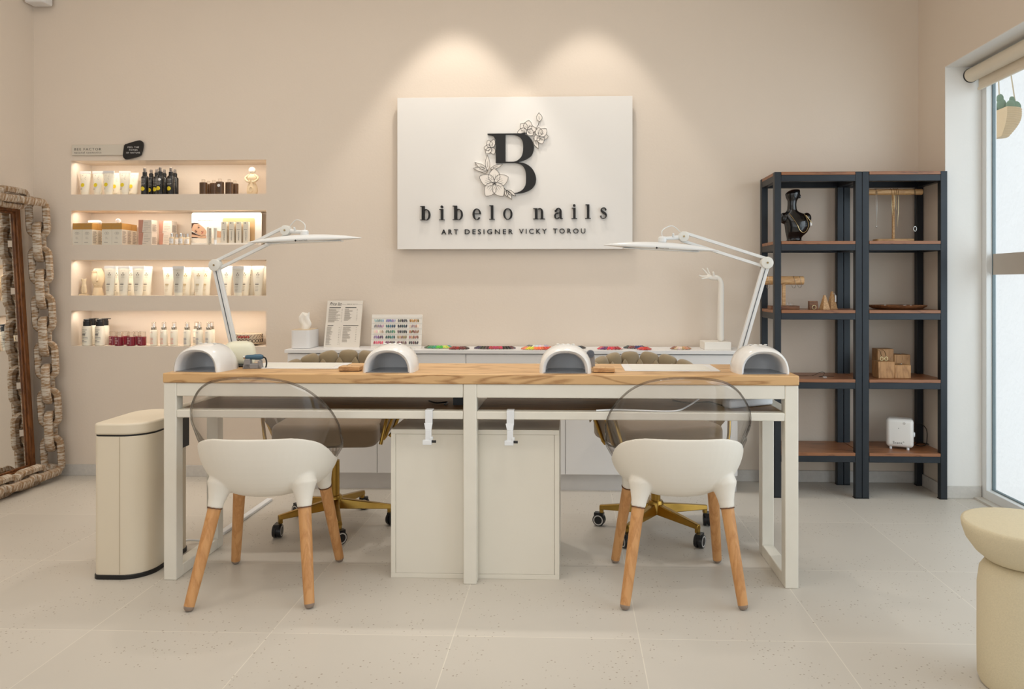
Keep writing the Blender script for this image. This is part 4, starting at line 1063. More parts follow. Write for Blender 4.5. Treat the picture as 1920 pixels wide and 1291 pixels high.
# colour rings lying on the sideboard
m_wire = mat('thin_wire', rgb(120, 116, 110), .3, metal=1)
flat = {}
def flattip(m):
    if m.name not in flat:
        P = [(0, -.0055), (.018, -.0068), (.025, -.004), (.027, 0), (.025, .004), (.018, .0068), (0, .0055)]
        me = MB().prism(P, 0, .0045).mesh('nail_tip'); finish(me, m); flat[m.name] = me
    return flat[m.name]
RG = [(746, 4.16, [(200,110,40),(150,60,40),(110,60,50),(70,40,36),(30,24,24)], 'brown and orange'), (823, 4.22, [(90,110,90),(60,150,110),(80,190,80),(200,210,90),(60,160,150)], 'green and turquoise'),
      (861, 4.16, [(170,20,20),(140,24,24),(90,20,22),(50,18,20)], 'dark red'), (928, 4.19, [(84,76,110),(60,40,40),(190,40,70),(30,20,24),(110,60,90)], 'purple and black'),
      (1008, 4.16, [(240,150,110),(230,220,60),(236,120,70),(220,80,60),(236,110,80)], 'yellow and orange'), (1008, 4.27, [(120,118,120),(210,210,214),(200,196,200)], 'grey and white'), (1072, 4.22, [(110,150,200),(60,70,110),(40,80,80),(20,22,24)], 'blue and black'),
      (1144, 4.18, [(240,90,110),(110,50,110),(230,60,80),(170,30,40),(230,210,200)], 'pink and red'), (1190, 4.25, [(60,60,70),(120,70,60),(30,50,110),(40,40,50)], 'navy and grey'),
      (1208, 4.16, [(220,50,40),(200,40,36),(180,40,40)], 'bright red'), (1276, 4.20, [(150,110,70),(226,200,180),(200,150,120),(180,120,90)], 'beige and brown')]
WD = [52, 56, 40, 80, 64, 50, 54, 50, 44, 28, 40]
for (u, Y, cols, nm), wpx in zip(RG, WD):
    R_ = wpx/2*Y/F*.99
    t = thing('colour_ring', 'ring of %s nail colour samples lying on the sideboard' % nm, 'sample ring', (X(u, Y), Y, SZ), group='nail colour rings on the sideboard')
    ry = min(R_, .045)
    obj('wire_ring', MB().tube([((R_-.026)*math.cos(2*PI*k/28), (ry-.014)*math.sin(2*PI*k/28)*.8, .0055) for k in range(28)], .0011, 6, closed=True), m_wire, t)
    nn = max(10, int(R_/.0036))
    for k in range(nn):
        a = PI*1.02+PI*.98*k/(nn-1) if nn > 1 else 0
        col = cols[min(len(cols)-1, int(k/nn*len(cols)))]; rd = random.Random(k*7+u)
        col = [max(10, min(250, v+rd.randint(-18, 18))) for v in col]
        o = bpy.data.objects.new('nail_tip', flattip(tipmat(col))); COL.objects.link(o); o.parent = t
        o.location = ((R_-.026)*math.cos(a), (ry-.014)*math.sin(a)*.8, .0125+.0012*(k % 2)); o.rotation_euler = (0, .42, a)

# white hand sculpture
pa = at(1343, 650, 4.15)
hs = thing('hand_sculpture', 'white sculpture of a slender arm and hand, at the right end of the sideboard', 'sculpture', (X(1343, 4.20), 4.215, SZ))
m_plaster = mat('white_plaster', rgb(238, 232, 222), .7, var=.01)
obj('plinth', MB().box(-.073, .073, -.06, .09, 0, .044), m_plaster, hs, bevel=.002)
ux = .00299
def hp_(u, v): return ((u-1343)*ux, .0, (650-v)*ux+.0)
arm = bpy.data.meshes.new('arm_and_hand')
pts = [(1352,637,.021),(1352,600,.020),(1352.5,560,.019),(1353,531,.018),(1351.5,521,.0165),(1346,516.5,.0145),(1340,517.5,.0145),(1333.5,516.5,.014)]
V = [hp_(u, v) for u, v, r in pts]; RR = [r for *_, r in pts]; E = [(i, i+1) for i in range(len(V)-1)]
palm = len(V)-1
fingers = [([(1328,516.5),(1320,518),(1315,518.5)], .006, -.010), ([(1327,514),(1317,514.5),(1311,512)], .0062, -.003), ([(1329,511),(1323,504),(1318,499)], .0062, .006), ([(1333,511),(1330,504),(1328,498)], .006, .014)]
for F_, r, dy in fingers:
    last = palm
    for k, (u, v) in enumerate(F_):
        q = hp_(u, v); V.append((q[0], dy*(1+.3*k), q[2])); RR.append(r*(1-.14*k)); E.append((last, len(V)-1)); last = len(V)-1
last = 6
for k, (u, v) in enumerate(((1338,511),(1337,505))):
    q = hp_(u, v); V.append((q[0], -.012-.004*k, q[2])); RR.append(.0068-.0010*k); E.append((last, len(V)-1)); last = len(V)-1
arm.from_pydata(V, E, [])
ao = bpy.data.objects.new('arm_and_hand', arm); COL.objects.link(ao); ao.parent = hs; arm.materials.append(m_plaster)
sk = ao.modifiers.new('skin', 'SKIN'); sk.use_smooth_shade = True
for i, r in enumerate(RR): arm.skin_vertices[0].data[i].radius = (r, r)
arm.skin_vertices[0].data[0].use_root = True
ao.modifiers.new('sub', 'SUBSURF').levels = 2; ao.modifiers['sub'].render_levels = 2
# ------------------------------------------------------------------ goods in the wall niches
FZ = {1: 1.673, 2: 1.373, 3: 1.07, 4: .77}
m_tubew = mat('cream_tube_plastic', rgb(240, 232, 214), .4, var=.01)
m_tubegrey = mat('silvery_tube_plastic', rgb(216, 210, 196), .35, var=.01)
m_yellow = mat('yellow_dot', rgb(232, 208, 40), .5)
m_goldprint = mat('gold_print', rgb(190, 164, 112), .6)
m_bottleblk = mat('black_bottle', rgb(18, 17, 17), .25, coat=.2)
m_greycap = mat('grey_sprayer', rgb(112, 104, 98), .4)
m_silver = mat('silver_collar', rgb(200, 196, 190), .2, metal=1)
m_ccap = clear('clear_cap', (.94, .92, .90, 1), .05, 1, (.45, .42, .38, 1), .5)

def sec_tube(h, wb, wt, d):  # flat-topped tube standing on its cap
    R = []
    for k in range(9):
        q = k/8; z = .018+(h-.018-.014)*q; hw = wb+(wt-wb)*q; hd = d*(1-q)**.8+.0022
        R.append([(hw*math.cos(a), hd*math.sin(a), z) for a in [2*PI*m_/28 for m_ in range(28)]])
    return R
def make_tube(nm, h, wb, wt, kind):
    t = thing('cosmetic_tube', '-', 'tube')
    body = m_tubew if kind != 'grey' else m_tubegrey
    obj('tube_body', MB().rings(sec_tube(h, wb, wt, wb*.72)), body, t)
    obj('cap', MB().lathe([(wb*.9, 0), (wb*.96, .002), (wb*.96, .018)], seg=28, sy=.75), m_tubew, t)
    obj('crimp', MB().box(-wt, wt, -.0022, .0022, h-.0155, h), m_white, t)
    y = -(wb*.78)
    def yy(z): q = (z-.018)/(h-.032); return -(wb*.72*(1-q)**.8+.0022)*1.0-.0012
    w = MB()
    def slope(mb): mb.v = [(x, yy(z)+abs(x)**2*8, z) for x, _, z in mb.v]; return mb
    if kind == 'dot':
        disc(w, -.008, h*.42, .012, 0); obj('yellow_dot', slope(w), m_yellow, t, ang=90)
        w = MB(); bars(w, -.02, .02, h*.62, h*.86, 5, 0, .16, 5); bars(w, -.02, -.004, h*.22, h*.30, 2, 0, .35, 6); w.add([(-.02,0,h*.80),(-.012,0,h*.80),(-.012,0,h*.84),(-.02,0,h*.84)], [(0,1,2,3)])
        text(w, 'BEE FACTOR', -.014, .014, h*.885, h*.90, 0, None, 1.2)
    else:
        bars(w, -.013, .013, h*.14, h*.44, 6, 0, .18, 5, seg=6); bars(w, -.013, .010, h*.36, h*.40, 1, 0, .6, 8, seg=6)
        for k in range(7): w.add([(-.011+.0018*k,0,h*(.60+.02*k)), (.011-.0018*k,0,h*(.60+.02*k)), (.011-.0018*k,0,h*(.603+.02*k)), (-.011+.0018*k,0,h*(.603+.02*k))], [(0,1,2,3)])
        for k in range(3): disc(w, (-.006, .006, 0)[k], h*(.70, .70, .76)[k], .004, 0, 10)
        text(w, 'BEE FACTOR', -.012, .012, h*.85, h*.865, 0, None, 1.2)
    obj('print', slope(w), m_goldprint if kind == 'gold' else m_softprint, t, ang=90)
    return t
def put(proto, u, Y, n, label, group, rz=0, dz=0, rot=None):
    return place(proto, (X(u, Y), Y, FZ[n]+dz), rz, label, group, rot)

tA = make_tube('a', .146, .024, .034, 'dot')
G1 = 'cream tubes with yellow dots in the top niche'
for u, Y, lab in ((160, 4.42, 'cream tube with yellow dot, leftmost in the top niche'), (184, 4.42, 'cream tube with yellow dot, second from the left in the top niche'),
                  (203.5, 4.405, 'cream tube with yellow dot, third from the left, standing a little forward'), (219, 4.49, 'cream tube half hidden behind the third and fourth dotted tubes'),
                  (234, 4.42, 'cream tube with yellow dot, the last one in the front row before the black bottles'), (250, 4.49, 'cream tube half hidden, nearest the black spray bottles')):
    put(tA, u, Y, 1, lab, G1)
def make_spray():
    t = thing('spray_bottle', '-', 'bottle')
    obj('bottle_body', MB().lathe([(.019, 0), (.0205, .002), (.0205, .105), (.018, .112), (.011, .116)], seg=24), m_bottleblk, t)
    obj('collar', MB().lathe([(.0125, .114), (.0125, .136), (.010, .139)], seg=20), m_black, t)
    obj('sprayer', MB().lathe([(.007, .139), (.0085, .141), (.0078, .160), (.006, .162)], seg=16).box(-.003, .003, -.0115, -.006, .150, .156), m_greycap, t)
    w = MB(); disc(w, -.003, .036, .0125, 0, 20); w.v = [(x, -math.sqrt(max(0, .0212**2-x*x)), z) for x, y, z in w.v]; obj('yellow_dot', w, m_yellow, t, ang=90)
    w = MB(); bars(w, -.014, .012, .055, .10, 6, 0, .2, 4, seg=8); w.v = [(x, -math.sqrt(max(0, .0212**2-x*x)), z) for x, y, z in w.v]; obj('print', w, m_ringw, t, ang=90)
    return t
sA = make_spray(); G = 'black spray bottles in the top niche'
for u, Y, lab in ((271.5, 4.41, 'black spray bottle, leftmost of the black group'), (283.5, 4.475, 'black spray bottle set back, second from the left of the black group'), (294, 4.44, 'black spray bottle just behind the foremost one, on its left'),
                  (300.5, 4.392, 'foremost black spray bottle with round white sticker'), (308, 4.47, 'black spray bottle just behind the foremost one, on its right'),
                  (320.5, 4.405, 'black spray bottle in front on the right of the black group'), (328, 4.47, 'black spray bottle set back at the right end of the black group')):
    o = put(sA, u, Y, 1, lab, G)
    if u == 300.5: w = MB(); disc(w, .006, .088, .0075, 0, 18); w.v = [(x, -math.sqrt(max(0, .0216**2-x*x)), z) for x, y, z in w.v]; obj('sticker', w, m_white, o, ang=90)
def make_amber():
    t = thing('amber_bottle', '-', 'bottle')
    m = mat('dark_amber', rgb(92, 66, 44), .25, coat=.2, var=.05)
    obj('bottle_body', MB().prism([(.021*math.copysign(abs(math.cos(a))**.6, math.cos(a)), .016*math.copysign(abs(math.sin(a))**.6, math.sin(a))) for a in [2*PI*k/32 for k in range(32)]], 0, .076), m, t, bevel=.004, seg=3, ang=60)
    obj('cap', MB().lathe([(.008, .076), (.010, .0765), (.010, .092), (.008, .093)], seg=20), m_ccap, t)
    w = MB(); bars(w, -.012, .012, .01, .066, 9, -.0165, .25, 3); obj('print', w, m_print, t); return t
aA = make_amber(); G = 'amber bottles in the top niche'
for u, Y, lab in ((381.5, 4.42, 'small dark brown bottle, leftmost of the brown group'), (391, 4.49, 'small dark brown bottle set back behind the leftmost brown one'), (401, 4.45, 'small dark brown bottle left of the stickered one'),
                  (412.5, 4.395, 'foremost small dark brown bottle with round white sticker'), (430, 4.42, 'small dark brown bottle in front on the right of the brown group'), (440, 4.48, 'small dark brown bottle set back at the right end of the brown group')):
    o = put(aA, u, Y, 1, lab, G)
    if u == 412.5: w = MB(); disc(w, 0, .052, .009, -.0168, 18); obj('sticker', w, m_white, o)
# abstract figure with a ball head
m_clay = mat('sand_clay', rgb(222, 202, 170), .8, var=.05, scale=40, bump=.1)
fg = thing('abstract_figurine', 'sand-coloured abstract figure with round head at the right end of the top niche', 'figurine', (X(473, 4.46), 4.46, FZ[1]))
w = MB()
w.lathe([(.018, 0), (.030, .008), (.034, .03), (.030, .055), (.021, .075), (.018, .085), (.030, .098), (.031, .112), (.020, .125), (.010, .130), (.010, .136)], seg=24, sy=.6)
for s_ in (-1, 1): w.tube(spline([(s_*.014, -.004, .126), (s_*.034, -.006, .112), (s_*.036, -.012, .096), (s_*.020, -.018, .082), (s_*.006, -.018, .082)], 5), .0065, 10)
w.tube([(.011*math.cos(2*PI*k/20), -.020, .035+.016*math.sin(2*PI*k/20)) for k in range(20)], .003, 6, closed=True)
obj('figure_body', w, m_clay, fg, ang=60)
obj('figure_head', MB().ball((0, 0, .153), .020, 18, 12), m_plaster, fg)

# --- second niche
def make_carton(nm, w_, d_, h_, top, body, lab_):
    t = thing('product_box', '-', 'box')
    obj('carton', MB().box(-w_/2, w_/2, 0, d_, 0, h_), body, t, bevel=.0006)
    if top is not None: obj('gold_band', MB().box(-w_/2-.0003, w_/2+.0003, -.0003, d_+.0003, h_*.715, h_+.0003), top, t)
    w = MB(); bars(w, -w_*.28, w_*.28, h_*.10, h_*.14, 1, -.0006, .5, 2)
    if top is not None:
        text(w, 'BEE FACTOR', -w_*.27, w_*.27, h_*.84, h_*.87, -.0009, None, 1.1)
        for s_ in (-1, 1): w.strip([(s_*.005+.0075*math.cos(q*PI/10), h_*.54+.0075*math.sin(q*PI/10)) for q in range(20)], [(s_*.005+.0066*math.cos(q*PI/10), h_*.54+.0066*math.sin(q*PI/10)) for q in range(20)], -.0006, 0, closed=True)
        bars(w, -w_*.15, w_*.15, h_*.26, h_*.38, 3, -.0006, .2, 2)
    else: bars(w, -w_*.1, w_*.4, h_*.2, h_*.85, 5, -.0006, .14, 2)
    # side panel print
    n0 = len(w.v); bars(w, .006, d_-.006, h_*.08, h_*.66, 13, 0, .45, 9); w.v = w.v[:n0]+[(w_/2+.0006, x, z) for x, y, z in w.v[n0:]]
    obj('print', w, m_softprint, t); return t
m_kraft = mat('kraft_gold', rgb(190, 142, 72), .5, var=.04)
m_carton = mat('cream_carton', rgb(228, 220, 204), .6, var=.01)
m_pinkc = mat('pale_pink_carton', rgb(228, 214, 198), .6, var=.01)
m_rose = mat('dusty_rose', rgb(196, 142, 122), .6)
bA = make_carton('gold', .0605, .05, .130, m_kraft, m_carton, '')
G = 'cream boxes with gold top in the second niche'; Y0 = 4.385
xs = [X(144.5, Y0), X(144.5, Y0)+.0615]; xs2 = [X(200.3, Y0), X(200.3, Y0)+.0615]
for x, k, lab in ((xs[0], 0, 'gold-topped cream box, leftmost in the second niche'), (xs[1], 0, 'gold-topped cream box, second in the front row of the second niche'), (xs[1], 1, 'gold-topped cream box right behind the second one of the front row'), (xs[1], 2, 'gold-topped cream box at the back behind the second one of the front row'),
                  (xs2[0], 0, 'gold-topped cream box, third in the front row of the second niche'), (xs2[1], 0, 'gold-topped cream box, fourth and last in the front row'), (xs2[1], 1, 'gold-topped cream box right behind the last one of the front row'), (xs2[1], 2, 'gold-topped cream box at the back behind the last one of the front row')):
    place(bA, (x, Y0+k*.052, FZ[2]), 0, lab, G)
t = thing('lying_tube', 'white tube lying across the left pair of gold-topped boxes', 'tube', (xs[1]-.002, 4.455, FZ[2]+.1425))
obj('tube_body', MB().lathe([(.009, -.02), (.0115, -.018), (.0115, .03), (.006, .045)], axis='X', seg=18), m_white, t)
obj('cap', MB().lathe([(.0105, -.032), (.0112, -.03), (.0112, -.0205)], axis='X', seg=18), m_wplastic, t)
t = thing('lying_bottle', 'white bottle lying on the right pair of gold-topped boxes', 'bottle', ((xs2[0]+xs2[1])/2+.01, 4.435, FZ[2]+.1453), .45)
obj('bottle_body', MB().lathe([(.010, -.028), (.0142, -.024), (.0142, .022), (.008, .028)], axis='Y', seg=20), m_wplastic, t)
obj('cap', MB().lathe([(.0085, -.046), (.011, -.044), (.011, -.0285)], axis='Y', seg=20), m_ccap, t)
bB = make_carton('rose', .079, .062, .0745, None, m_pinkc, '')
obj('rose_panel', MB().add([(-.0395,-.0006,.0),(-.0175,-.0006,0),(-.0105,-.0006,.0745),(-.0395,-.0006,.0745)], [(0,1,2,3)]), m_rose, bB)
n_ = MB(); n_.box(-.0402, -.0395, -.0006, .062, 0, .0745); obj('rose_side', n_, m_rose, bB)
G = 'blush boxes stacked in the second niche'; xb = X(273.5, 4.40)
for x, y, k, lab in ((xb, 4.392, 0, 'wide blush box with rose edge, bottom of the front stack'), (xb, 4.392, 1, 'wide blush box with rose edge, top of the front stack'), (xb+.083, 4.465, 0, 'wide blush box, bottom of the rear stack behind the serum bottles'), (xb+.083, 4.465, 1, 'wide blush box, top of the rear stack behind the serum bottles')):
    place(bB, (x, y, FZ[2]+k*.0752), 0, lab, G)
def make_serum():
    t = thing('serum_bottle', '-', 'bottle')
    obj('glass_body', MB().lathe([(.013, 0), (.0148, .002), (.0148, .042), (.012, .047), (.007, .049)], seg=20), mat('pale_serum_glass', rgb(208, 188, 158), .15, coat=.4), t)
    obj('cap', MB().lathe([(.0075, .048), (.0078, .068), (.0068, .069)], seg=18), m_silver, t)
    w = MB()
    w.add([(.0152*math.sin(a), -.0152*math.cos(a), z) for z in (.008, .038) for a in [(-1.0+2.0*k/10) for k in range(11)]], [(k, k+1, 12+k, 11+k) for k in range(10)])
    obj('label_sleeve', w, m_white, t, ang=80)
    w = MB(); bars(w, -.008, .008, .012, .032, 4, -.0158, .2, 2); obj('print', w, m_softprint, t); return t
sB = make_serum(); G = 'serum bottles in the second niche'
for u, Y, lab in ((322.5, 4.40, 'small serum bottle with silver cap, leftmost of five'), (331.5, 4.47, 'small serum bottle set back between the leftmost and the middle one'), (339.5, 4.395, 'small serum bottle with silver cap in front, middle of five'),
                  (345.5, 4.46, 'small serum bottle set back, second from the right of five'), (352, 4.43, 'small serum bottle beside the portrait display, rightmost of five')):
    put(sB, u, Y, 2, lab, G)
# display card with portrait
dcx = X(359.5, 4.45)
dc = thing('display_card', 'white display stand with a printed portrait at the right end of the second niche', 'display', (dcx, 4.405, FZ[2]))
DW, DH = X(490.5, 4.45)-dcx, .198
m_card = mat('display_white', rgb(240, 235, 226), .5, var=.005)
k4 = DW/1262  # zoom pixels to metres
def dp(x, y): return ((x-468)*k4, .004+(655-y)*k4*.93)
obj('back_panel', MB().prism(rrect(0, DW, 0.001, DH, .012), .045, .049, 'XZ'), m_card, dc)
obj('tray', MB().box(.02, DW-.02, 0, .045, 0, .012), m_card, dc, bevel=.001)
x0, z1 = dp(1028, 150); x1, z0 = dp(1610, 640)
obj('kraft_panel', MB().prism(rrect(x0, x1, .012, z1, .008), .0435, .045, 'XZ'), mat('kraft_card', rgb(196, 162, 118), .7, var=.03), dc)
w = MB(); a, b = dp(600, 107), dp(890, 80); text(w, 'BEE FACTOR', a[0], b[0], a[1], b[1], .0445, None, 1.3); a, b = dp(600, 134), dp(888, 122); text(w, 'natural cosmetics', a[0], b[0], a[1], b[1], .0445, None, 1.2)
a, b = dp(1200, 105), dp(1420, 82); text(w, 'Luminique', a[0], b[0], a[1], b[1], .0445)
obj('grey_lettering', w, mat('pale_grey_print', rgb(176, 166, 152), .7), dc)
w = MB(); a, b = dp(585, 202), dp(905, 186); text(w, 'BRIGHTENING HYDRA FACTOR', a[0], b[0], a[1], b[1], .0445); obj('dark_lettering', w, m_print, dc)
def poly(mb, P, y): mb.add([(dp(*q)[0], y, dp(*q)[1]) for q in P], [tuple(range(len(P)))[::-1]]); return mb
pt = obj('portrait', poly(MB(), sp2([(470,262),(520,248),(600,262),(660,305),(715,360),(735,420),(715,470),(660,485),(600,470),(540,435),(495,400),(470,385),(470,262)], 4)[:-1], .0440), mat('portrait_skin', rgb(206, 164, 134), .6, var=.05), dc)
obj('hair', poly(poly(MB(), [(468,245),(510,236),(570,240),(620,262),(560,258),(510,262),(486,300),(476,340),(468,340)], .0436), [(468,410),(500,420),(560,458),(640,487),(700,480),(730,462),(700,498),(640,500),(560,500),(468,524)], .0438), mat('portrait_hair', rgb(66, 42, 32), .6), pt)
obj('hand', poly(MB(), [(470,455),(560,478),(640,492),(735,478),(735,530),(640,532),(560,515),(470,510)], .0434), MATS['portrait_skin'], pt)
obj('arm', poly(MB(), [(925,388),(1000,402),(1000,520),(925,520)], .0440), MATS['portrait_skin'], pt)
w = MB()
for cx_, cy_ in ((592, 330), (548, 408)): poly(w, [(cx_-22,cy_+8),(cx_-6,cy_-10),(cx_+18,cy_-12),(cx_+24,cy_+2),(cx_,cy_+12)], .0432)
poly(w, [(570,300),(600,292),(616,296),(600,304)], .0432); poly(w, [(520,385),(545,372),(560,376),(540,388)], .0432); poly(w, [(640,405),(662,398),(664,410),(648,416)], .0432)
obj('eyes', w, mat('portrait_dark', rgb(84, 56, 44), .6), pt)
obj('lips', poly(MB(), [(640,440),(660,418),(680,395),(684,410),(672,436),(652,452)], .0431), mat('portrait_lips', rgb(176, 100, 90), .6), pt)
obj('sheet', poly(MB(), [(470,530),(735,532),(1000,525),(1000,640),(470,640)], .0442), mat('portrait_sheet', rgb(222, 212, 198), .7), pt)
obj('top_band', poly(MB(), [(468,526),(468,512),(560,508),(650,516),(560,528)], .0437), m_print, pt)
def make_slim():
    t = thing('slim_box', '-', 'box')
    obj('carton', MB().box(-.0155, .0155, 0, .026, 0, .126), m_carton, t, bevel=.0005)
    w = MB(); M = Matrix.Translation((.005, -.0006, .012)) @ Matrix.Rotation(-PI/2, 4, 'Y'); text(w, 'Luminique', 0, .056, 0, .009, 0, None, 1.0, Matrix.Translation((-.003, -.0006, .012)) @ Matrix.Rotation(PI/2, 4, 'Y') @ Matrix.Translation((-.058, 0, 0)))
    disc(w, -.003, .118, .003, -.0006, 12); bars(w, -.011, .010, .076, .080, 1, -.0006, .4, 1)
    obj('print', w, m_print, t); return t
sC = make_slim(); G = 'slim boxes in the display'
yb2 = 4.405
xs_ = [X(u, yb2) for u in (419.5, 433.5, 447, 460.5)]
for i, x in enumerate(xs_): place(sC, (x, yb2+.001, FZ[2]+.0122), 0, ('slim cream box, leftmost in the display tray', 'slim cream box, second from the left in the display tray', 'slim cream box, third from the left in the display tray', 'slim cream box, rightmost of the front row in the display tray')[i], G)
t = thing('tester_box', 'small folded-open sample box in front of the portrait', 'box', (X(397, 4.395), 4.392, FZ[2]))
obj('carton', MB().box(-.028, -.017, 0, .012, 0, .105), m_carton, t); o = obj('leaflet', MB().box(-.0165, -.002, .002, .006, .006, .100), m_carton, t)
w = MB(); bars(w, -.0155, -.003, .008, .098, 16, .0014, .5, 3, None, .15); obj('print', w, m_softprint, t)
t = thing('tester_tube', 'narrow white sample tube beside the folded-open box in front of the portrait', 'tube', (X(403, 4.395), 4.40, FZ[2]))
obj('tube_body', MB().rings([[(hw*math.cos(a), hd*math.sin(a), z) for a in [2*PI*k/16 for k in range(16)]] for z, hw, hd in ((.03, .008, .006), (.06, .0095, .0045), (.10, .011, .001))]), m_tubegrey, t)
obj('cap', MB().cyl(.0082, 0, .03, seg=18), m_wplastic, t)

# --- third niche
t = thing('owl_figurine', 'small sand-coloured carved figurine at the left end of the third niche', 'figurine', (X(157.5, 4.44), 4.44, FZ[3]))
w = MB().box(-.023, .023, -.014, .014, 0, .009); w.lathe([(.010, .008), (.018, .016), (.019, .034), (.015, .048), (.018, .052), (.014, .060), (.010, .078), (.016, .090), (.015, .099), (.0, .100)], seg=20, sy=.6); w.tube([(0, -.013, .012), (0, -.0125, .05), (0, -.009, .085)], .0022, 6)
w.ball((-.012, 0, .098), .005, 8, 6); w.ball((.012, 0, .098), .005, 8, 6)
obj('figure', w, m_clay, t, ang=60)
t = thing('face_vase', 'sand-coloured oval face sculpture on a round foot, left end of the third niche', 'sculpture', (X(184, 4.47), 4.47, FZ[3]), .52)
obj('foot', MB().lathe([(.030, 0), (.031, .006), (.024, .040), (.022, .048)], seg=28), m_clay, t, ang=60)
w = MB(); R = []
for k in range(15):
    q = k/14; z = .040+.125*q; hw = .040*math.sin(PI*(.12+.80*q))**.6*(.72+.35*q); R.append([(hw*math.cos(a), .022*math.sin(a)*math.sin(PI*(.1+.8*q)), z) for a in [2*PI*m_/28 for m_ in range(28)]])
w.rings(R); obj('face_oval', w, m_clay, t, ang=60)
w = MB().tube(spline([(-.004, -.019, .148), (.0, -.026, .12), (-.001, -.033, .092), (-.006, -.026, .086)], 6), [.003]*6+[.005]*6+[.0065]*7, 8)
w.tube(spline([(-.032, -.012, .140), (-.018, -.021, .152), (-.004, -.021, .146)], 6), .0028, 6); w.tube([(-.018, -.0215, .064), (-.004, -.0225, .062), (.008, -.0215, .066)], .002, 6)
obj('nose_and_brow', w, m_clay, t, ang=70)
tW = make_tube('w', .178, .0245, .0355, 'plain'); tG = make_tube('g', .170, .0235, .0345, 'gold'); tS = make_tube('s', .176, .024, .035, 'grey')
G = 'white tubes in the left group of the third niche'
for u, Y, lab in ((206.5, 4.41, 'white tube beside the face sculpture, first in the front row of the left group'), (220, 4.49, 'white tube half hidden behind the first two of the left group'), (232, 4.41, 'white tube, second in the front row of the left group'),
                  (247, 4.49, 'white tube half hidden behind the second and third of the left group'), (259.5, 4.41, 'white tube, third in the front row of the left group'), (275.5, 4.48, 'white tube half hidden at the right end of the left group')):
    put(tW, u, Y, 3, lab, G)
G = 'tubes with gold print in the middle of the third niche'
for p_, u, Y, lab in ((tG, 316, 4.45, 'tube with gold print, leftmost of the middle group, set back'), (tS, 334.5, 4.40, 'silvery tube standing foremost in the middle group'), (tG, 349, 4.455, 'tube with gold print just right of the silvery tube'), (tG, 357.5, 4.50, 'tube with gold print at the back of the middle group'),
                      (tG, 373, 4.42, 'tube with gold print in front at the right of the middle group'), (tG, 386.5, 4.48, 'tube with gold print half hidden at the right end of the middle group')):
    put(p_, u, Y, 3, lab, G)
G = 'white tubes in the right group of the third niche'
for p_, u, Y, lab in ((tW, 425.5, 4.45, 'white tube right of the lamp arm, leftmost of the right group'), (tS, 446.5, 4.40, 'silvery tube standing foremost in the right group'), (tW, 459.5, 4.455, 'white tube just right of the foremost silvery one'), (tW, 469, 4.50, 'white tube at the back of the right group'),
                      (tW, 484.5, 4.42, 'white tube in front at the right end of the third niche'), (tW, 493, 4.49, 'white tube half hidden in the right corner of the third niche')):
    put(p_, u, Y, 3, lab, G)

# --- fourth niche
def make_pump():
    t = thing('pump_bottle', '-', 'bottle')
    obj('bottle_body', MB().lathe([(.024, 0), (.0265, .003), (.0265, .108), (.023, .117), (.016, .119)], seg=28), m_tubew, t)
    pm = obj('pump_head', MB().lathe([(.0215, .118), (.0215, .146), (.019, .148), (.019, .158), (.016, .160)], seg=24), m_black, t)
    obj('nozzle', MB().box(0, .038, -.005, .005, .156, .1605), m_black, pm, bevel=.001)
    w = MB(); bars(w, -.018, .018, .02, .10, 9, 0, .25, 3, None, .6, 10); bars(w, -.014, .014, .062, .075, 2, 0, .4, 6, seg=8); w.v = [(x, -math.sqrt(max(0, .0272**2-x*x)), z) for x, y, z in w.v]
    obj('print', w, mat('charcoal_print', rgb(96, 92, 88), .6), t, ang=90); return t
pA = make_pump(); G = 'pump bottles in the bottom niche'
for u, Y, lab in ((163.5, 4.40, 'white bottle with black pump, leftmost and foremost in the bottom niche'), (173, 4.475, 'white bottle with black pump half hidden behind the leftmost one'), (187.5, 4.40, 'white bottle with black pump, right one of the front pair'), (196, 4.47, 'white bottle with black pump half hidden at the right of the pump bottles')):
    o = put(pA, u, Y, 4, lab, G)
def make_jar():
    t = thing('cream_jar', '-', 'jar')
    obj('jar_body', MB().lathe([(.022, 0), (.0245, .002), (.0245, .052), (.023, .054)], seg=28), mat('burgundy_glass', rgb(124, 28, 44), .2, coat=.4), t)
    obj('lid', MB().lathe([(.021, .054), (.0215, .055), (.0215, .080), (.0205, .082)], seg=28), m_ccap, t)
    w = MB(); bars(w, -.012, .006, .012, .05, 6, 0, .3, 2, seg=6); w.v = [(x, -math.sqrt(max(0, .0251**2-x*x)), z) for x, y, z in w.v]; obj('print', w, mat('pink_print', rgb(226, 190, 190), .6), t, ang=90); return t
jA = make_jar(); G = 'burgundy jars in the bottom niche'
for u, Y, lab in ((212.5, 4.45, 'burgundy jar with clear lid, leftmost, beside the pump bottles'), (223.5, 4.40, 'burgundy jar with clear lid, foremost on the left'), (235, 4.48, 'burgundy jar set back behind the two foremost ones'), (246, 4.40, 'burgundy jar with clear lid, foremost in the middle'),
                  (257, 4.475, 'burgundy jar set back, second from the right'), (266, 4.42, 'burgundy jar with clear lid, rightmost, beside the white mist bottles')):
    put(jA, u, Y, 4, lab, G)
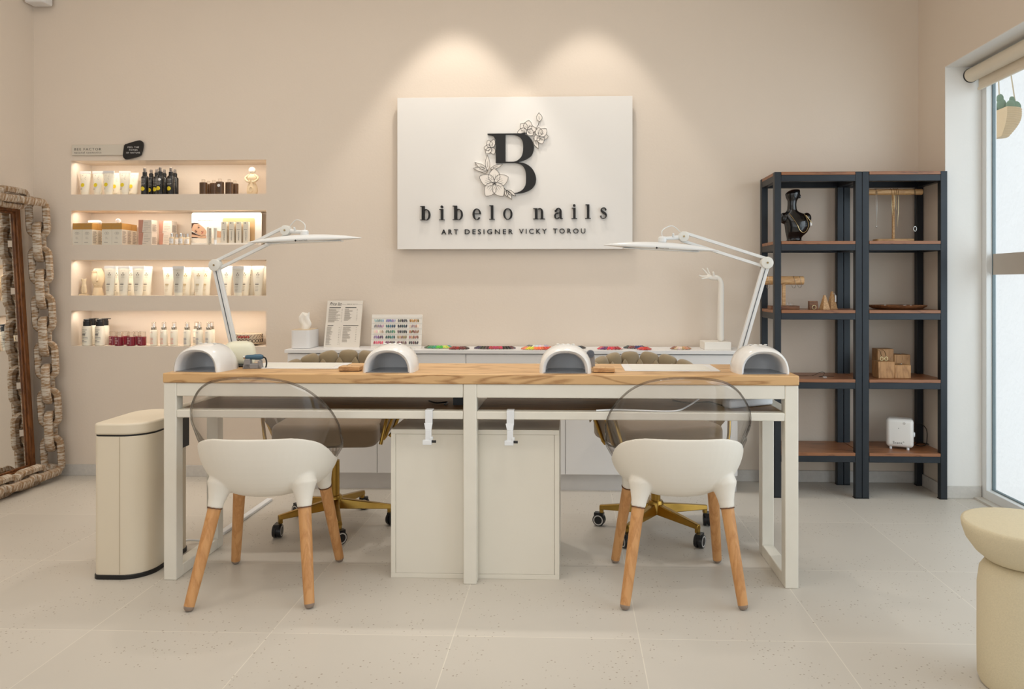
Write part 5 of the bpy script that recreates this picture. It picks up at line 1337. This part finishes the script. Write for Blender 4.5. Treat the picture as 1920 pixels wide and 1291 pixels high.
def make_mist(nm, pr_):
    t = thing('mist_bottle', '-', 'bottle')
    obj('bottle_body', MB().lathe([(.018, 0), (.0205, .003), (.0205, .088), (.017, .094), (.012, .096)], seg=26), m_tubew, t)
    obj('collar', MB().lathe([(.0145, .095), (.0150, .096), (.0150, .112), (.014, .113)], seg=24), m_silver, t)
    obj('cap', MB().lathe([(.0115, .113), (.0115, .138), (.009, .141)], seg=22), m_ccap, t)
    obj('sprayer', MB().cyl(.006, .1125, .132, seg=14), m_wplastic, t)
    w = MB(); bars(w, -.013, .006, .010, .050, 5, 0, .5, 4, seg=6); bars(w, -.012, .004, .078, .082, 1, 0, .5, 4, seg=6); w.v = [(x, -math.sqrt(max(0, .0211**2-x*x)), z) for x, y, z in w.v]; obj('print', w, pr_, t, ang=90); return t
mA = make_mist('a', mat('coral_print', rgb(232, 176, 158), .6)); mB_ = make_mist('b', mat('bluegrey_print', rgb(168, 164, 168), .6)); G = 'mist bottles in the bottom niche'
for p_, u, Y, lab in ((mA, 288.5, 4.41, 'white mist bottle with coral print, left of three'), (mA, 307.5, 4.41, 'white mist bottle with coral print, middle of three'), (mA, 326.5, 4.415, 'white mist bottle with coral print, right of three'),
                      (mB_, 351, 4.41, 'white mist bottle with grey print, alone between the coral and paired grey ones'), (mB_, 373.5, 4.405, 'white mist bottle with grey print, front one of the left grey pair'), (mB_, 368.5, 4.48, 'white mist bottle with grey print, hidden one of the left grey pair'),
                      (mB_, 391.5, 4.41, 'white mist bottle with grey print, front one of the right grey pair'), (mB_, 396.5, 4.48, 'white mist bottle with grey print, hidden one of the right grey pair')):
    put(p_, u, Y, 4, lab, G)
t = thing('woven_basket', 'round lace-patterned trinket basket with red trim at the right end of the bottom niche', 'basket', (X(466, 4.46), 4.46, FZ[4]))
w = MB().lathe([(.072, .010), (.076, .012), (.079, .020), (.079, .070), (.074, .072), (.070, .058), (.0, .056)], seg=48)
m = mat('lace_pattern', rgb(216, 200, 176), .8, var=.30, scale=70)
obj('basket_body', w, m, t, ang=50)
w = MB()
for k in range(24):
    a = 2*PI*k/24; M = Matrix.Rotation(a, 4, 'Z') @ Matrix.Translation((0, -.0800, .030)); w.tube([(.009*math.cos(q), 0, .010*math.sin(q)) for q in [2*PI*j/14 for j in range(14)]], .0016, 5, closed=True); n0 = 14*5; w.v[-n0:] = [tuple(M @ Vector(v)) for v in w.v[-n0:]]
    M = Matrix.Rotation(a, 4, 'Z') @ Matrix.Translation((0, -.0800, .056)); w.tube([(-.009, 0, -.010), (0, 0, .0), (.009, 0, .010)], .0014, 5); w.v[-15:] = [tuple(M @ Vector(v)) for v in w.v[-15:]]
obj('lace_trim', w, mat('dark_stitching', rgb(84, 72, 62), .7), t)
w = MB()
for k in range(7):
    a = math.radians(-22+k*7.5); M = Matrix.Rotation(a, 4, 'Z') @ Matrix.Translation((0, -.0805, .055)); b = MB().ball((0,0,0), .0042, 8, 6, sy=.4, sz=1.8); w.add(b.v, b.f, M)
obj('red_trim', w, mat('red_thread', rgb(188, 70, 62), .7), t)
w = MB()
for k in range(4): a = PI/4+k*PI/2; w.cyl(.005, 0, .011, (.055*math.cos(a), .055*math.sin(a), 0), 10)
obj('feet', w, m_white, t)

# ------------------------------------------------------------------ things on the metal shelves
# jewellery bust
bu = thing('jewellery_bust', 'glossy black necklace bust on the upper shelf of the left unit', 'bust', (X(1491, 4.17), 4.17, LV[1]), 0)
kx = 4.17/F
secs = [(451,1491,22,15),(449.5,1491,21,15),(447,1489,13,9),(441,1489,14,10),(432,1493,20,13),(422,1495,23,15),(412,1494,24,14),(404,1492,25,12),(399,1489,22,10),(395,1486,13,9),(391,1485,9,8),(381,1485,8,7.5),(374,1485.5,8.5,8),(368,1486,12,10.5),(361,1486,13.5,12),(356,1489,11,10.5),(352.8,1492,7,7)]
R = [[((u-1491)*kx+rx*kx*math.cos(a), -.0+ry*kx*math.sin(a)*(1 if math.sin(a) > 0 else (1.15 if 405 < v < 440 else 1)), (451-v)*kx*1.0) for a in [2*PI*m_/32 for m_ in range(32)]] for v, u, rx, ry in secs]
# smooth interpolation between the sections
RR = []
for i in range(len(R)-1):
    for s_ in range(4):
        q = s_/4
        RR.append([tuple((1-q)*Vector(a)+q*Vector(b)) for a, b in zip(R[i], R[i+1])])
RR.append(R[-1])
m_gblack = mat('gloss_black_resin', rgb(12, 12, 13), .22, coat=.4, bump=.08, bscale=20)
w = MB().rings(RR)
for sx_, uu in ((-1, 1470), (1, 1512)):
    b = MB().ball(((uu-1491)*kx, 0, (451-406)*kx), .026, 14, 10, sy=.9, sz=1.2); w.add(b.v, b.f)
b = MB().ball(((1499.5-1491)*kx, -.006, (451-366)*kx), .008, 10, 8, sx=.5, sz=1.6); w.add(b.v, b.f)
bo = obj('bust_body', w, m_gblack, bu, ang=70)
rm = bo.modifiers.new('remesh', 'REMESH'); rm.mode = 'VOXEL'; rm.voxel_size = .0035; rm.use_smooth_shade = True
sm = bo.modifiers.new('smooth', 'SMOOTH'); sm.factor = .5; sm.iterations = 8
m_goldc = mat('gold_chain', rgb(206, 186, 140), .25, metal=1)
def bp2(u, v, y): return ((u-1491)*kx, y, (451-v)*kx)
w = MB(); P = spline([bp2(1477,398,-.030), bp2(1483,408,-.046), bp2(1489,420,-.058), bp2(1494,430,-.057), bp2(1500,434,-.056), bp2(1506,430,-.055), bp2(1510,420,-.052), bp2(1508,409,-.045), bp2(1504,399,-.034)], 5)
w.tube(P, [.0022 if k % 2 else .0014 for k in range(len(P))], 6); w.tube([bp2(1506,402,-.046), bp2(1511,409,-.050), bp2(1516,416,-.050)], .0022, 6)
t = thing('necklace', 'gold chain necklace draped on the black bust', 'necklace', (X(1491, 4.17), 4.17, LV[1]))
obj('chain', w, m_goldc, t); b = MB(); b.box((1513.5-1491)*kx, (1516.5-1491)*kx, -.0505, -.0495, (451-421)*kx, (451-414)*kx); obj('price_tag', b, m_white, t)
# necklace T stand
tk = 4.18/F
ts = thing('necklace_stand', 'tall wooden T-shaped necklace stand on the upper shelf of the right unit', 'jewellery stand', (X(1675, 4.18), 4.18, LV[1]))
obj('base', MB().prism(rrect(-.102, .102, -.035, .035, .012), 0, .018), m_wood, ts, bevel=.003)
obj('stem', MB().cyl(.0075, .018, .262, seg=16), m_wood, ts)
obj('bar', MB().cyl(.0165, -.155, .155, (0, 0, .277), 24, 'X', .002), m_wood, ts)
m_thin = mat('silver_chain', rgb(190, 186, 180), .3, metal=1)
def neck(dx, drop, m, lab, hw=.012, pend=None):
    t = thing('hanging_necklace', lab, 'necklace', (X(1675, 4.18)+dx, 4.18, LV[1]), group='necklaces on the tall stand')
    z0 = .277; ba = [(0-hw*.2, .0, z0-drop*.0)]
    P = [(-hw*.3, .0175*math.cos(a), z0+.0185*math.sin(a)) for a in (0.2, .9, 1.6, 2.3, 3.1)]
    P = [(-hw*.3, .0185, z0-.01)]+P+[(-hw*.25, -.0190, z0-drop*.5), (0, -.0195, z0-drop), (hw, -.0195, z0-drop*.5), (hw, -.0185, z0), (hw, -.008, z0+.018), (hw, .010, z0+.0175), (hw, .0185, z0-.008)]
    obj('chain', MB().tube(P, .0010, 5), m, t)
    if pend == 'ring':
        obj('pendant', MB().tube([(.008*math.cos(q), -.0195, z0-drop-.014+.013*math.sin(q)) for q in [2*PI*j/14 for j in range(14)]], .0026, 6, closed=True), m_thin, t)
    elif pend: obj('pendant', MB().ball((0, -.0195, z0-drop-.006), .004, 8, 6, sz=2), m_thin, t)
neck(-.100, .185, m_thin, 'thin silver necklace with small drop, leftmost on the tall stand', .004, 'drop')
neck(-.012, .150, m_goldc, 'thin fine necklace hanging just left of the stem of the tall stand', .012)
neck(.012, .200, m_goldc, 'thin fine necklace hanging lower just right of the stem of the tall stand', .008)
neck(.108, .190, m_black, 'dark cord necklace with oval ring pendant, rightmost on the tall stand', .003, 'ring')
# bracelet T stand
bs = thing('bracelet_stand', 'low wooden T-bar bracelet stand on the second shelf of the left unit', 'jewellery stand', (X(1469, 4.16), 4.16, LV[2]))
kb = 4.16/F
obj('base', MB().box(-.078, .078, -.035, .035, 0, .020), m_walnut, bs, bevel=.002)
obj('stem', MB().box(-.007, .009, -.008, .008, .020, .140), m_wood, bs)
obj('bar', MB().cyl(.0235, -.105, .108, (0, 0, .158), 28, 'X', .003), m_wood, bs)
for dx, lab, r1 in ((-.083, 'fine bracelet, left on the low bracelet bar', .034), (.056, 'fine bracelet, middle on the low bracelet bar', .033), (.088, 'fine bracelet, right on the low bracelet bar', .032)):
    t = thing('bracelet', lab, 'bracelet', (X(1469, 4.16)+dx, 4.16, LV[2]), group='bracelets on the low bar')
    obj('chain', MB().tube([(.004*math.sin(2*a), r1*math.cos(a)*.78, .158-(r1-.0245)+r1*math.sin(a)) for a in [2*PI*j/28 for j in range(28)]], .0011, 5, closed=True), m_thin, t)
for dx in (.022, .040):
    t = thing('ring', ('thin ring on the base of the bracelet stand, left of two', 'thin ring on the base of the bracelet stand, right of two')[dx > .03], 'ring', (X(1469, 4.16)+dx, 4.14, LV[2]+.0205))
    obj('band', MB().tube([(.007*math.cos(a), 0, .0082+.007*math.sin(a)) for a in [2*PI*j/18 for j in range(18)]], .0010, 5, closed=True), m_thin, t)
# ring holder and cones
t = thing('ring_block', 'small dark wooden block with a ring leaning on it, second shelf of the left unit', 'block', (X(1525, 4.13), 4.13, LV[2]))
obj('block_body', MB().add([(-.024,-.015,0),(.024,-.015,0),(.024,.02,0),(-.024,.02,0),(-.023,-.002,.046),(.023,-.002,.046),(.023,.02,.046),(-.023,.02,.046)], [(3,2,1,0),(4,5,6,7),(0,1,5,4),(1,2,6,5),(2,3,7,6),(3,0,4,7)]), m_walnut, t, bevel=.001)
t = thing('brass_ring', 'brass ring leaning on the small dark wooden block', 'ring', (X(1527.5, 4.10), 4.112, LV[2]))
obj('band', MB().tube([(.0105*math.cos(a), -.002, .0125+.0105*math.sin(a)) for a in [2*PI*j/20 for j in range(20)]], .0018, 6, closed=True), m_goldc, t)
for u, h, lab, Y in ((1546, .078, 'lower wooden pyramid ring cone, left of the pair', 4.12), (1560, .098, 'taller wooden pyramid ring cone with a small white tag, right of the pair', 4.155)):
    t = thing('ring_cone', lab, 'ring cone', (X(u, Y), Y, LV[2]), .1, group='wooden ring cones')
    obj('cone', MB().lathe([(.030, 0), (.006, h)], seg=4), m_wood, t, rot=(0, 0, PI/4+.15), ang=20)
    if h > .09: obj('tag', MB().box(.008, .016, -.018, -.017, h*.42, h*.78).tube([(0, -.006, h*.86), (.009, -.012, h*.88), (.012, -.017, h*.78)], .0012, 5), m_white, t)
# tray
t = thing('jewellery_tray', 'flat oval wooden tray on the second shelf of the right unit', 'tray', (X(1683, 4.16), 4.165, LV[2]))
obj('tray_body', MB().lathe([(.09, 0), (.125, .003), (.152, .014), (.158, .022), (.155, .024), (.146, .017), (.12, .008), (.0, .007)], seg=48, sy=.62), m_walnut, t, ang=60)
for k, (dx, dy) in enumerate(((-.07, -.01), (-.055, .02), (.03, -.02), (.05, .01), (.07, -.01))):
    r_ = thing('tray_ring', ('small ring at the left end of the oval tray', 'small ring behind the leftmost in the oval tray', 'small ring in the middle of the oval tray', 'small ring right of the middle in the oval tray', 'small ring at the right end of the oval tray')[k], 'ring', (X(1683, 4.16)+dx, 4.165+dy, LV[2]+.0085))
    obj('band', MB().tube([(.008*math.cos(a), .004*math.sin(a), .0075+.0065*math.sin(a)) for a in [2*PI*j/16 for j in range(16)]], .0012, 5, closed=True), m_thin, r_)
# earring blocks
m_blockw = wood('block_oak', rgb(150, 106, 64), rgb(186, 140, 92), 'Z', 4, .55, 2)
BK = [(1655, 4.225, .092, .149, 'tallest wooden earring block, at the back left'), (1656.5, 4.12, .092, .090, 'wooden earring block in front on the left'), (1686, 4.225, .092, .118, 'wooden earring block at the back right'), (1687, 4.12, .090, .072, 'lowest wooden earring block, in front on the right')]
for u, Y, w_, h_, lab in BK:
    t = thing('earring_block', lab, 'block', (X(u, Y), Y, LV[3]), group='wooden earring blocks on the third shelf of the right unit')
    obj('block_body', MB().box(-w_/2+.002, w_/2-.002, -.04, .04, 0, h_), m_blockw, t, bevel=.003)
for dx, Y, z, lab in ((-.012, 4.115, .090, 'gold hoop earring on the front left wooden block, left of two'), (.012, 4.115, .090, 'gold hoop earring on the front left wooden block, right of two')):
    t = thing('earring', lab, 'earring', (X(1656.5, 4.12)+dx, Y, LV[3]+z+.0005))
    obj('hoop', MB().tube([(.008*math.cos(a), 0, .0115+.0105*math.sin(a)) for a in [2*PI*j/16 for j in range(16)]], .0016, 6, closed=True).tube([(0, 0, .022), (0, .02, .05), (0, .06, .058)], .0014, 5), m_goldc, t)
for u, Y, z, lab in ((1686, 4.205, .118, 'small silver ring lying on the back right wooden block'), (1687, 4.10, .072, 'small silver ring lying on the lowest wooden block')):
    t = thing('silver_ring', lab, 'ring', (X(u, Y), Y, LV[3]+z+.0002))
    obj('band', MB().tube([(.012*math.cos(a), .008*math.sin(a), .0025) for a in [2*PI*j/16 for j in range(16)]], .0016, 5, closed=True).ball((.004, -.009, .005), .004, 8, 6), m_thin, t)
# cord necklace lying on the third shelf, left unit
t = thing('cord_necklace', 'thin dark cord with small white tag lying on the third shelf of the left unit', 'necklace', (X(1530, 4.14), 4.14, LV[3]+.0012))
obj('cord', MB().tube(spline([(-.10, 0, 0), (-.085, .03, .0), (-.05, .035, .0), (.0, .05, .0), (.03, .03, .02), (.045, .0, .022), (.03, -.015, .003), (.015, .0, 0), (.06, .03, 0), (.10, .01, 0)], 6), .0011, 5), m_black, t)
obj('tag', MB().box(.028, .046, -.036, -.026, 0, .003), m_white, t)
# scent diffuser
p = at(1694, 836, 4.12)
df = thing('scent_diffuser', 'white rounded scent diffuser box on the lowest shelf of the right unit', 'diffuser', (X(1690, 4.10), 4.12, LV[4]), -.42)
obj('case', MB().box(-.068, .068, 0, .085, .011, .165), m_gloss, df, bevel=.018, seg=5, ang=60)
w = MB()
for x in (-.045, .04):
    for y in (.012, .07): w.cyl(.007, 0, .012, (x, y, 0), 14)
obj('foot', w, m_wplastic, df)
w = MB(); text(w, 'Scent', -.034, .014, .030, .043, -.0005, None, 1.05); w.strip([(.019+.003*math.cos(q*PI/6), .042+.003*math.sin(q*PI/6)) for q in range(12)], [(.019+.002*math.cos(q*PI/6), .042+.002*math.sin(q*PI/6)) for q in range(12)], -.0008, 0, closed=True)
obj('lettering', w, m_print, df)
obj('lock', MB().cyl(.0065, -.002, .001, (.022, 0, .143), 18, 'Y'), m_chrome, df)
obj('button', MB().cyl(.002, -.001, .001, (-.005, 0, .115), 10, 'Y'), m_black, df)
obj('side_knob', MB().lathe([(.015, 0), (.012, .006), (.004, .007)], (.068, .04, .08), 18, axis='X'), m_wplastic, df)
t = thing('diffuser_cable', 'black cable looping beside the scent diffuser', 'cable', (X(1735, 4.18), 4.16, LV[4]+.003))
obj('wire', MB().tube(spline([(-.055, .02, .128), (-.02, .03, .125), (.02, .05, .09), (.032, .07, .03), (.02, .06, .003), (-.02, .04, .001), (-.03, .08, .001), (.03, .12, .001), (.07, .02, .001)], 8), .0022, 6), m_black, t)
